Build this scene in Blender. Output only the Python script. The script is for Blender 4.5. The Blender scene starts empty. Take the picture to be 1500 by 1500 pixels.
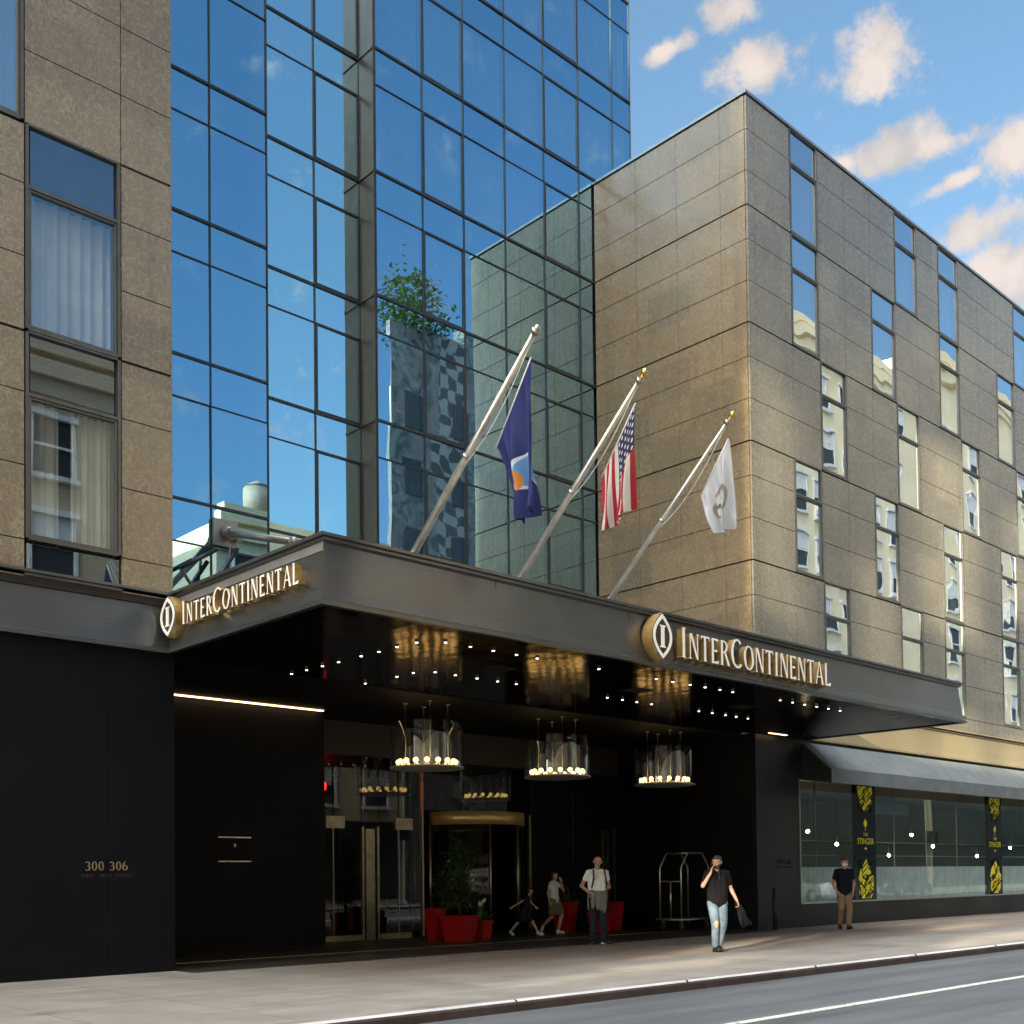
import bpy, bmesh, math, random
from math import sin, cos, pi, radians, sqrt
from mathutils import Vector, Matrix
random.seed(7)
S = bpy.context.scene
COL = S.collection
# ------------------------------------------------------------------ camera
YAW, PIT, ROL, FPX = 0.756093, 0.0247442, -0.0112446, 1667.61
fw = Vector((sin(YAW)*cos(PIT), cos(YAW)*cos(PIT), sin(PIT)))
r0 = Vector((cos(YAW), -sin(YAW), 0)); u0 = r0.cross(fw)
rt = r0*cos(ROL)+u0*sin(ROL); up = -r0*sin(ROL)+u0*cos(ROL)
cam = bpy.data.cameras.new('camera'); camo = bpy.data.objects.new('camera', cam); COL.objects.link(camo)
camo.matrix_world = Matrix(((rt.x, up.x, -fw.x, 0), (rt.y, up.y, -fw.y, 0), (rt.z, up.z, -fw.z, 1.37), (0, 0, 0, 1)))
cam.sensor_width = 36; cam.lens = FPX/1500*36; cam.shift_y = 0.32825; cam.clip_end = 3000; cam.clip_start = 0.1
S.camera = camo
# ------------------------------------------------------------------ sun and sky
SUN_EL = radians(13); SUNV = Vector((-0.952*cos(SUN_EL), -0.307*cos(SUN_EL), sin(SUN_EL)))
sl = bpy.data.lights.new('sun', 'SUN'); sl.energy = 5.0; sl.angle = radians(0.6); sl.color = (1.0, 0.83, 0.55)
so = bpy.data.objects.new('sun', sl); COL.objects.link(so); so.rotation_euler = SUNV.to_track_quat('Z', 'Y').to_euler()
W = bpy.data.worlds.new('World'); S.world = W; W.use_nodes = True
nt = W.node_tree; nt.nodes.clear()
def N(t, **k):
    n = nt.nodes.new(t)
    for a, b in k.items(): setattr(n, a, b)
    return n
def mth(op, a, b=None, c=None, clamp=False):
    n = nt.nodes.new('ShaderNodeMath'); n.operation = op; n.use_clamp = clamp
    for i, v in enumerate((a, b, c)):
        if v is None: continue
        if isinstance(v, (int, float)): n.inputs[i].default_value = v
        else: nt.links.new(v, n.inputs[i])
    return n.outputs[0]
def mixc(fac, a, b, blend='MIX'):
    n = nt.nodes.new('ShaderNodeMix'); n.data_type = 'RGBA'; n.blend_type = blend
    for i, v in ((0, fac), (6, a), (7, b)):
        if isinstance(v, (int, float)): n.inputs[i].default_value = v
        elif isinstance(v, tuple): n.inputs[i].default_value = (*v[:3], 1)
        else: nt.links.new(v, n.inputs[i])
    return n.outputs[2]
sky = N('ShaderNodeTexSky', sky_type='NISHITA', sun_disc=False)
sky.sun_elevation = SUN_EL; sky.sun_rotation = math.atan2(SUNV.x, SUNV.y); sky.altitude = 50
sky.air_density = 1.0; sky.dust_density = 1.0; sky.ozone_density = 1.6
geo = N('ShaderNodeTexCoord').outputs['Generated']
nrm = N('ShaderNodeVectorMath', operation='NORMALIZE'); nt.links.new(geo, nrm.inputs[0]); dirv = nrm.outputs[0]
def vdot(vec):
    n = N('ShaderNodeVectorMath', operation='DOT_PRODUCT'); nt.links.new(dirv, n.inputs[0]); n.inputs[1].default_value = vec; return n.outputs['Value']
def pxdir(x, y): return (fw+rt*((x-750)/FPX)-up*((y-1242.37)/FPX)).normalized()
# cumulus puffs: centre, half width, half height (radians x 1000), tilt, brightness
CL = [(1108, 100, 62, 40, .1, 1), (1285, 92, 72, 50, .35, 1.1), (985, 68, 48, 16, .3, .75), (1075, 14, 48, 26, .2, .8), (1300, 222, 105, 32, .0, .62),
      (1375, 212, 85, 20, .03, .95), (1478, 222, 62, 40, .35, 1.1), (1408, 262, 75, 13, .25, .9), (1430, 338, 75, 30, .25, .6), (1460, 400, 95, 46, .1, 1.1), (1240, 240, 34, 24, .1, .85), (1500, 420, 60, 40, .1, 1.1)]
mask = None; bri = None
for (x, y, a, b, t, br) in CL:
    c = pxdir(x, y); A = Vector((c.y, -c.x, 0)).normalized(); B = A.cross(c).normalized()
    A2 = A*cos(t)+B*sin(t); B2 = -A*sin(t)+B*cos(t)
    k = FPX*0.93
    uu = mth('MULTIPLY', vdot(A2), k/a); ww = mth('MULTIPLY', vdot(B2), k/b)
    r = mth('SQRT', mth('ADD', mth('MULTIPLY', uu, uu), mth('MULTIPLY', ww, ww)))
    front = mth('GREATER_THAN', vdot(c), 0.5)
    m = mth('MULTIPLY', mth('SUBTRACT', 1.05, r), front)
    mb = mth('MULTIPLY', mth('MAXIMUM', m, 0), br)
    mask = m if mask is None else mth('MAXIMUM', mask, m)
    bri = mb if bri is None else mth('MAXIMUM', bri, mb)
noi = N('ShaderNodeTexNoise'); nt.links.new(dirv, noi.inputs['Vector']); noi.inputs['Scale'].default_value = 27; noi.inputs['Detail'].default_value = 9; noi.inputs['Roughness'].default_value = .64; noi.inputs['Distortion'].default_value = .15
no2 = N('ShaderNodeTexNoise'); nt.links.new(dirv, no2.inputs['Vector']); no2.inputs['Scale'].default_value = 30; no2.inputs['Detail'].default_value = 6
dens = mth('ADD', mth('MULTIPLY', mask, 1.35), mth('MULTIPLY', mth('SUBTRACT', noi.outputs[0], .5), 3.3))
mr = N('ShaderNodeMapRange', interpolation_type='SMOOTHERSTEP'); nt.links.new(dens, mr.inputs[0]); mr.inputs[1].default_value = .1; mr.inputs[2].default_value = 1.15
mr.inputs[4].default_value = .9
tone = mth('MULTIPLY', mth('ADD', mth('MULTIPLY', no2.outputs[0], 2.0), .0), mth('ADD', mth('MULTIPLY', bri, .35), .62))
CS = 1.0; WC = (19.0, 18.2, 17.0)
cloudc = mixc(mth('MULTIPLY', tone, 1.0, clamp=True), (.72, .88, .98), (2.35, 2.0, 1.75))
skyc = mixc(1.0, sky.outputs[0], (.57, .65, .65), 'MULTIPLY')
# unseen bright clouds added in the west and overhead as fill light
sx = N('ShaderNodeSeparateXYZ'); nt.links.new(dirv, sx.inputs[0])
wn = N('ShaderNodeTexNoise'); nt.links.new(dirv, wn.inputs['Vector']); wn.inputs['Scale'].default_value = 3.0; wn.inputs['Detail'].default_value = 6
wf = mth('ADD', mth('MULTIPLY', sx.outputs[0], -2.6), mth('MULTIPLY', mth('SUBTRACT', wn.outputs[0], .5), 1.2))
wf = mth('ADD', wf, mth('MULTIPLY', mth('MAXIMUM', mth('SUBTRACT', sx.outputs[2], .74), 0.0), 9.0))
wf = mth('MULTIPLY', mth('ADD', wf, -.95, clamp=True), mth('MULTIPLY', mth('ADD', sx.outputs[2], .02, clamp=True), 12.0, clamp=True))
skm = mixc(mr.outputs[0], mixc(wf, skyc, (WC[0], WC[1], WC[2])), cloudc)
bg = N('ShaderNodeBackground'); nt.links.new(skm, bg.inputs[0]); bg.inputs[1].default_value = 0.14
wo = N('ShaderNodeOutputWorld'); nt.links.new(bg.outputs[0], wo.inputs[0])
S.view_settings.view_transform = 'Standard'; S.view_settings.look = 'None'; S.view_settings.gamma = 1; S.view_settings.exposure = 1.55
S.cycles.max_bounces = 10; S.cycles.transparent_max_bounces = 16; S.cycles.glossy_bounces = 6; S.cycles.sample_clamp_indirect = 4
S.cycles.caustics_reflective = False; S.cycles.caustics_refractive = False
try:
    S.cycles.use_denoising = True
except Exception: pass

# ------------------------------------------------------------------ materials
def newmat(name):
    m = bpy.data.materials.new(name); m.use_nodes = True; t = m.node_tree; t.nodes.clear(); return m, t
class T:                                       # tiny node helper bound to one tree
    def __init__(s, t): s.t = t
    def n(s, ty, ins=None, **k):
        o = s.t.nodes.new(ty)
        for a, b in k.items(): setattr(o, a, b)
        for a, b in (ins or {}).items():
            if hasattr(b, 'is_linked') or isinstance(b, bpy.types.NodeSocket): s.t.links.new(b, o.inputs[a])
            elif isinstance(b, tuple) and len(b) == 3 and o.inputs[a].type == 'RGBA': o.inputs[a].default_value = (*b, 1)
            else: o.inputs[a].default_value = b
        return o
    def m(s, op, a, b=0.0, c=0.0, clamp=False):
        return s.n('ShaderNodeMath', {0: a, 1: b, 2: c}, operation=op, use_clamp=clamp).outputs[0]
    def mix(s, f, a, b, blend='MIX'):
        return s.n('ShaderNodeMix', {0: f, 6: a, 7: b}, data_type='RGBA', blend_type=blend).outputs[2]
    def noise(s, vec, sc, det=4, rough=.55, dist=0.0):
        return s.n('ShaderNodeTexNoise', {'Vector': vec, 'Scale': sc, 'Detail': det, 'Roughness': rough, 'Distortion': dist}).outputs[0]
    def ramp(s, v, a, b, lo=0.0, hi=1.0):
        return s.n('ShaderNodeMapRange', {0: v, 1: a, 2: b, 3: lo, 4: hi}).outputs[0]
    def pos(s): return s.n('ShaderNodeNewGeometry').outputs['Position']
    def obj(s): return s.n('ShaderNodeTexCoord').outputs['Object']
    def out(s, sh): s.n('ShaderNodeOutputMaterial', {0: sh})
def pb(name, col, rough=.5, metal=0, var=.15, sc=3.0, bump=0.0, bsc=20.0, col2=None, coat=0, spec=.5, emit=None, es=0, rvar=0.0, world=True):
    m, t = newmat(name); h = T(t); v = h.pos() if world else h.obj()
    c2 = col2 or tuple(c*(1-var) for c in col)
    c1 = col if col2 else tuple(min(1, c*(1+var)) for c in col)
    nz = h.noise(v, sc, 6)
    c = h.mix(h.ramp(nz, .3, .7), c1, c2)
    ins = {'Base Color': c, 'Roughness': rough if not rvar else h.ramp(h.noise(v, sc*.7, 5), .3, .7, max(.02, rough-rvar), rough+rvar), 'Metallic': metal, 'Coat Weight': coat, 'Specular IOR Level': spec, 'Coat Roughness': .08}
    if emit: ins['Emission Color'] = emit; ins['Emission Strength'] = es
    if bump: ins['Normal'] = h.n('ShaderNodeBump', {'Strength': bump, 'Distance': .02, 'Height': h.noise(v, bsc, 5)}).outputs[0]
    b = h.n('ShaderNodeBsdfPrincipled', ins); h.out(b.outputs[0]); return m
def stone_mat(nm='polished granite cladding', wm=(1.0, 1.0, 1.0)):
    m, t = newmat(nm); h = T(t); v = h.pos()
    vm = h.n('ShaderNodeMapping', {'Vector': v, 'Rotation': (.5, .3, .6), 'Scale': (1, 1, .75)}).outputs[0]
    a = h.noise(vm, 9, 6, .62, 2.6); b = h.noise(v, .45, 3); c = h.noise(vm, 60, 3)
    col = h.mix(h.ramp(a, .34, .66), (.165, .135, .098), (.335, .287, .218))
    col = h.mix(h.ramp(b, .3, .7, 0, .35), col, (.27, .235, .18))
    col = h.mix(h.ramp(c, .35, .65, 0, .25), col, (.17, .14, .10))
    # each slab a shade of its own
    sp = h.n('ShaderNodeSeparateXYZ', {0: h.n('ShaderNodeVectorMath', {0: v, 1: (1.0, 1.0, 1.0)}, operation='MULTIPLY').outputs[0]})
    cell = h.n('ShaderNodeCombineXYZ', {0: h.m('FLOOR', h.m('DIVIDE', h.m('ADD', sp.outputs[0], -.05), 1.372)), 1: h.m('FLOOR', h.m('DIVIDE', sp.outputs[1], 1.37)), 2: h.m('FLOOR', h.m('DIVIDE', sp.outputs[2], .98))}).outputs[0]
    wn = h.n('ShaderNodeTexWhiteNoise', {0: cell}).outputs[0]
    col = h.mix(1.0, col, h.n('ShaderNodeCombineColor', {0: h.ramp(wn, 0, 1, .83, 1.12), 1: h.ramp(wn, 0, 1, .84, 1.12), 2: h.ramp(wn, 0, 1, .87, 1.10)}).outputs[0], 'MULTIPLY')
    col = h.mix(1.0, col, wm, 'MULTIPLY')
    # rain streaks below the joints
    stv = h.noise(h.n('ShaderNodeMapping', {'Vector': v, 'Scale': (5, 5, .25)}).outputs[0], 1.0, 4)
    col = h.mix(h.ramp(stv, .52, .72, 0, .32), col, (.12, .10, .08))
    bp = h.n('ShaderNodeBump', {'Strength': .10, 'Distance': .01, 'Height': a}).outputs[0]
    big = h.n('ShaderNodeBump', {'Strength': .25, 'Distance': .08, 'Height': h.noise(v, .9, 2), 'Normal': bp}).outputs[0]
    p = h.n('ShaderNodeBsdfPrincipled', {'Base Color': col, 'Roughness': h.ramp(a, .3, .7, .20, .32), 'Specular IOR Level': .8, 'Normal': big}); h.out(p.outputs[0]); return m
def glass_mat(name, tint, fac, trans, wob=.5, wsc=.55, rough=0.0):
    m, t = newmat(name); h = T(t); v = h.pos()
    oi = h.n('ShaderNodeObjectInfo').outputs['Random']
    off = h.n('ShaderNodeCombineXYZ', {0: h.m('MULTIPLY', oi, 37.0), 1: h.m('MULTIPLY', oi, 11.0), 2: h.m('MULTIPLY', oi, 23.0)}).outputs[0]
    vv = h.n('ShaderNodeVectorMath', {0: v, 1: off}, operation='ADD').outputs[0]
    bp = h.n('ShaderNodeBump', {'Strength': wob, 'Distance': .02, 'Height': h.noise(vv, wsc, 1, .4)}).outputs[0]
    tc = h.mix(oi, tint, tuple(min(1, c*1.06) for c in tint))
    g = h.n('ShaderNodeBsdfGlossy', {'Color': tc, 'Roughness': rough, 'Normal': bp})
    tr = h.n('ShaderNodeBsdfTransparent', {'Color': trans})
    bf = h.n('ShaderNodeNewGeometry').outputs['Backfacing']
    fr = h.n('ShaderNodeFresnel', {'IOR': h.ramp(bf, 0.0, 1.0, 1.5, 1/1.5)}).outputs[0]
    f = h.m('ADD', fac, h.m('MULTIPLY', fr, 1-fac), clamp=True)
    mx = h.n('ShaderNodeMixShader', {0: f, 1: tr.outputs[0], 2: g.outputs[0]}); h.out(mx.outputs[0]); return m
M = {}
M['stone'] = stone_mat()
M['coollit_stone'] = stone_mat('granite cladding with cool light tint', (.80, .88, 1.00))  # same granite, the street face's cool sky light put into its colour
M['warmlit_stone'] = stone_mat('granite cladding with warm light tint', (.96, .83, .64))  # same granite, warm bounce light on the side face painted into the tint
M['joint'] = pb('dark joint', (.025, .02, .018), .8)
M['coping'] = pb('metal coping', (.30, .32, .33), .35, .7)
M['tglass'] = glass_mat('blue tower glass', (.40, .72, 1.0), .76, (.62, .64, .64), .16, .5)
M['bglass'] = glass_mat('light blue bay glass', (.58, .86, 1.0), 1.0, (.3, .3, .3), .16, .5)
M['wglass'] = glass_mat('window glass', (.78, .88, 1.0), .66, (.4, .42, .42), .26, .8)
M['cglass'] = glass_mat('clear window glass', (.60, .78, 1.0), .30, (.75, .78, .78), .2, .5)
M['sglass'] = glass_mat('shop glass', (.80, .95, .95), .13, (.74, .84, .84), .15, .5)
M['dglass'] = glass_mat('door glass', (.85, .88, .9), .05, (.7, .72, .72), .08, .5)
M['drum'] = glass_mat('chandelier glass', (.9, .9, .88), .07, (.88, .88, .87), .0, 2)
M['mullion'] = pb('dark mullion', (.06, .065, .075), .4, .5)
M['frame'] = pb('window frame bronze', (.15, .15, .145), .4, .7)
M['return'] = pb('bronze return panel', (.14, .132, .13), .4, .3)
M['pier'] = pb('dark teal glass pier', (.012, .02, .022), .12, spec=.6)
M['pend'] = pb('pendant bulb', (1, .9, .6), .5, emit=(1, .76, .45), es=40)
M['room'] = pb('dim room', (.05, .055, .055), .9)
M['curtain'] = pb('curtain cloth', (.80, .79, .73), .9, sc=2)
M['cafe'] = pb('grey cafe curtain', (.88, .90, .88), .9)
M['black'] = pb('black wall panel', (.003, .0035, .006), .6, 0, .3, 1.2, .05, 40, spec=.18, rvar=.08)
M['charcoal'] = pb('charcoal wall panel', (.011, .012, .014), .45, 0, .3, .9, .05, 60, spec=.35, rvar=.1)
M['recess'] = pb('black recess wall', (.004, .004, .006), .6, spec=.2)
M['brownwall'] = pb('dark brown transom', (.030, .020, .013), .5, sc=2)
M['slot'] = pb('light slot', (1, .8, .5), .5, emit=(1, .62, .30), es=2)
M['bulb'] = pb('warm bulb', (1, .9, .6), .5, emit=(1, .66, .22), es=1.9)
M['down'] = pb('downlight lens', (1, .95, .85), .5, emit=(1, .90, .74), es=7)
M['white'] = pb('lit white letter face', (.85, .84, .80), .35, var=.03, emit=(1, .97, .92), es=.08)
M['brass'] = pb('brushed brass', (.62, .42, .15), .35, .65, .2, 12)
M['steel'] = pb('brushed steel', (.50, .48, .43), .32, 1.0, .15, 12)
M['dim_gold'] = pb('dull gold lettering', (.42, .34, .22), .4, .6)
M['pole'] = pb('aluminium flagpole', (.62, .60, .54), .3, .85, .2, 5)
M['doorbrass'] = pb('door brass', (.42, .37, .24), .33, .9, .2, 6)
M['gold'] = pb('gold ball', (.8, .52, .14), .2, 1)
M['roofgrey'] = pb('roof membrane', (.2, .2, .2), .8)
M['whitepaint'] = pb('white paint', (.72, .72, .70), .6)
M['red'] = pb('red planter glaze', (.40, .010, .015), .32, var=.12)
M['soil'] = pb('soil', (.03, .02, .012), .9)
M['leaf'] = pb('leaf green', (.045, .10, .018), .5, sc=9, col2=(.10, .19, .03))
M['leafdark'] = pb('dark leaf green', (.05, .11, .03), .5, sc=9, col2=(.10, .19, .05))
M['petal'] = pb('white petal', (.8, .8, .7), .5)
M['bark'] = pb('bark', (.06, .04, .025), .9)
M['rubber'] = pb('black rubber', (.012, .012, .012), .6)
M['yellow'] = pb('yellow vinyl', (.95, .84, .02), .45, var=.04)
M['awning'] = pb('grey awning fabric', (.17, .195, .21), .75, var=.15, sc=2, bump=.1, bsc=120)
M['awnside'] = pb('black awning cheek', (.012, .014, .016), .8)
M['redlamp'] = pb('red lamp', (.8, .02, .02), .4, emit=(1, .03, .04), es=1.2)
M['boxy'] = pb('grey cabinet', (.35, .37, .37), .4, .5)
def fascia_mat(nm, c1, c2, mt):
    m, t = newmat(nm); h = T(t); v = h.pos()
    st = h.noise(h.n('ShaderNodeMapping', {'Vector': v, 'Scale': (1, 1, 60)}).outputs[0], 1.5, 4)
    big = h.noise(v, .35, 4)
    col = h.mix(h.ramp(big, .3, .7), c1, c2)
    p = h.n('ShaderNodeBsdfPrincipled', {'Base Color': col, 'Metallic': mt, 'Roughness': h.ramp(st, .3, .7, .27, .33), 'Normal': h.n('ShaderNodeBump', {'Strength': .05, 'Distance': .05, 'Height': h.noise(v, .8, 2)}).outputs[0]})
    h.out(p.outputs[0]); return m
M['fascia'] = fascia_mat('bronze fascia metal', (.185, .205, .23), (.135, .142, .15), .85)
M['sunlit_band'] = fascia_mat('bronze fascia metal with sunlight tint', (.40, .33, .20), (.33, .27, .16), .35)  # same bronze band, lightened to paint in the sunlight falling on it
def soffit_mat():
    m, t = newmat('polished bronze soffit'); h = T(t); v = h.pos()
    bp = h.n('ShaderNodeBump', {'Strength': .30, 'Distance': .02, 'Height': h.noise(h.n('ShaderNodeMapping', {'Vector': v, 'Scale': (1.0, .7, 1)}).outputs[0], 3.2, 2, .4)}).outputs[0]
    p = h.n('ShaderNodeBsdfPrincipled', {'Base Color': (.30, .18, .085), 'Metallic': 1.0, 'Roughness': .11, 'Normal': bp})
    d = h.n('ShaderNodeBsdfDiffuse', {'Color': (.004, .004, .006)})
    mx = h.n('ShaderNodeMixShader', {0: .34, 1: d.outputs[0], 2: p.outputs[0]})
    h.out(mx.outputs[0]); return m
M['soffit'] = soffit_mat()
def walk_mat():
    m, t = newmat('concrete flags'); h = T(t); v = h.pos(); sp = h.n('ShaderNodeSeparateXYZ', {0: v})
    x, y = sp.outputs[0], sp.outputs[1]
    a = h.noise(v, 1.1, 6); b = h.noise(v, 28, 4); c = h.noise(h.n('ShaderNodeMapping', {'Vector': v, 'Scale': (.35, 1.6, 1)}).outputs[0], 1.3, 5)
    col = h.mix(h.ramp(a, .3, .7), (.235, .225, .215), (.325, .31, .29))
    cx = h.m('FLOOR', h.m('DIVIDE', x, 1.52)); cy = h.m('FLOOR', h.m('DIVIDE', h.m('SUBTRACT', y, 9.4), 1.52))
    wn = h.n('ShaderNodeTexWhiteNoise', {0: h.n('ShaderNodeCombineXYZ', {0: cx, 1: cy, 2: 3.0}).outputs[0]}).outputs[0]
    col = h.mix(h.ramp(wn, 0, 1, 0, .5), col, (.215, .20, .185))
    pk = h.m('MULTIPLY', h.ramp(y, 11.6, 12.3), h.ramp(x, 8.5, 10.5))
    col = h.mix(h.m('MULTIPLY', pk, h.ramp(c, .35, .6, .3, .85)), col, (.25, .185, .15))
    col = h.mix(h.ramp(b, .4, .7, 0, .25), col, (.15, .145, .135))
    col = h.mix(h.ramp(h.noise(v, .6, 6, .7), .56, .68, 0, .55), col, (.13, .125, .115))
    def line(q, off):
        f = h.m('FRACT', h.m('DIVIDE', h.m('SUBTRACT', q, off), 1.52)); d = h.m('ABSOLUTE', h.m('SUBTRACT', f, .5)); return h.m('GREATER_THAN', d, .4955)
    j = h.m('MAXIMUM', line(x, 0), line(y, 9.4))
    col = h.mix(h.m('MULTIPLY', j, .9), col, (.07, .068, .065))
    gum = h.n('ShaderNodeTexVoronoi', {'Vector': v, 'Scale': 2.6, 'Randomness': 1.0}).outputs['Distance']
    gz = h.n('ShaderNodeTexNoise', {'Vector': v, 'Scale': .8}).outputs[0]
    col = h.mix(h.m('MULTIPLY', h.m('LESS_THAN', gum, .07), h.ramp(gz, .45, .55, 0, .6)), col, (.07, .068, .065))
    col = h.mix(h.ramp(h.noise(h.n('ShaderNodeMapping', {'Vector': v, 'Scale': (.25, 1.2, 1)}).outputs[0], 1.8, 6, .65), .52, .66, 0, .35), col, (.40, .38, .35))
    bp = h.n('ShaderNodeBump', {'Strength': .35, 'Distance': .006, 'Height': h.m('SUBTRACT', b, j)}).outputs[0]
    h.out(h.n('ShaderNodeBsdfPrincipled', {'Base Color': col, 'Roughness': h.ramp(a, .3, .7, .50, .75), 'Normal': bp}).outputs[0]); return m
M['walk'] = walk_mat()
def road_mat():
    m, t = newmat('asphalt'); h = T(t); v = h.pos()
    st = h.n('ShaderNodeMapping', {'Vector': v, 'Scale': (.16, 1.1, 1)}).outputs[0]
    a = h.noise(st, 1.3, 6); b = h.noise(v, 55, 3); c = h.noise(v, .5, 5)
    col = h.mix(h.ramp(a, .3, .7), (.085, .100, .118), (.135, .155, .178))
    col = h.mix(h.ramp(c, .5, .7, 0, .4), col, (.07, .077, .086))
    col = h.mix(h.ramp(b, .45, .75, 0, .5), col, (.19, .195, .20))
    vo = h.n('ShaderNodeTexVoronoi', {'Vector': h.n('ShaderNodeMapping', {'Vector': v, 'Scale': (.25, .8, 1)}).outputs[0], 'Scale': 1.0}, feature='DISTANCE_TO_EDGE').outputs[0]
    crk = h.m('MULTIPLY', h.m('LESS_THAN', h.m('ADD', vo, h.m('MULTIPLY', h.noise(v, 4, 5), .05)), .022), .55)
    col = h.mix(crk, col, (.05, .052, .056))
    tk = h.noise(h.n('ShaderNodeMapping', {'Vector': v, 'Scale': (.03, 2.4, 1)}).outputs[0], 1.0, 3)
    col = h.mix(h.ramp(tk, .5, .65, 0, .35), col, (.055, .06, .068))
    bp = h.n('ShaderNodeBump', {'Strength': .5, 'Distance': .006, 'Height': b}).outputs[0]
    h.out(h.n('ShaderNodeBsdfPrincipled', {'Base Color': col, 'Roughness': h.ramp(a, .3, .7, .42, .62), 'Normal': bp}).outputs[0]); return m
M['road'] = road_mat()
def worn_white():
    m, t = newmat('worn road paint'); h = T(t); v = h.pos()
    col = h.mix(h.ramp(h.noise(v, 14, 5, .7), .55, .66), (.62, .63, .63), (.13, .13, .13))
    h.out(h.n('ShaderNodeBsdfPrincipled', {'Base Color': col, 'Roughness': .6}).outputs[0]); return m
M['paint'] = worn_white()
M['kerbsteel'] = pb('steel kerb edge', (.80, .82, .84), .45, .35, .15, 1.5)
M['kerbface'] = pb('rusty kerb face', (.075, .052, .050), .8, 0, .3, 2.5)
M['floor'] = pb('dark entrance floor', (.030, .028, .026), .45, 0, .3, 2.0, rvar=.12)
def brick_mat(name, c1, c2, mortar):
    m, t = newmat(name); h = T(t); v = h.pos(); sp = h.n('ShaderNodeSeparateXYZ', {0: v})
    vv = h.n('ShaderNodeCombineXYZ', {0: sp.outputs[0], 1: sp.outputs[2], 2: 0.0}).outputs[0]
    b = h.n('ShaderNodeTexBrick', {'Vector': vv, 'Color1': c1, 'Color2': c2, 'Mortar': mortar, 'Scale': 1.0, 'Brick Width': .4, 'Row Height': .13, 'Mortar Size': .012})
    col = h.mix(h.ramp(h.noise(v, .5, 5), .4, .7, 0, .35), b.outputs[0], tuple(c*.6 for c in c1))
    h.out(h.n('ShaderNodeBsdfPrincipled', {'Base Color': col, 'Roughness': .85}).outputs[0]); return m
M['farpane'] = pb('dark far window', (.035, .04, .045), .45, spec=.25)
M['brick'] = brick_mat('beige brick', (.66, .54, .34), (.58, .47, .29), (.45, .38, .28))
M['cream'] = pb('cream terracotta', (.86, .74, .50), .7, 0, .1, .7)
def mural_mat():
    m, t = newmat('painted gable wall'); h = T(t); v = h.pos(); sp = h.n('ShaderNodeSeparateXYZ', {0: v}); x, z = sp.outputs[0], sp.outputs[2]
    w = h.noise(v, .8, 5, .6, 2.5); w2 = h.noise(v, .35, 3, .5, 1.5)
    col = h.mix(h.ramp(w, .40, .60), (.05, .055, .06), (.18, .18, .165))
    col = h.mix(h.ramp(w2, .5, .62, 0, .8), col, (.17, .125, .12))
    ck = h.n('ShaderNodeTexChecker', {'Vector': h.n('ShaderNodeCombineXYZ', {0: h.m('ADD', x, h.m('MULTIPLY', h.noise(v, .6, 3), 1.5)), 1: 0.5, 2: h.m('ADD', z, h.m('MULTIPLY', h.noise(v, .5, 2), 1.8))}).outputs[0], 'Color1': (.24, .21, .19), 'Color2': (.05, .05, .05), 'Scale': 1.5}).outputs[0]
    band = h.m('MULTIPLY', h.m('GREATER_THAN', x, 39.9), h.m('LESS_THAN', x, 42.1))
    col = h.mix(band, col, ck)
    h.out(h.n('ShaderNodeBsdfPrincipled', {'Base Color': col, 'Roughness': .8}).outputs[0]); return m
M['mural'] = mural_mat()

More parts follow.
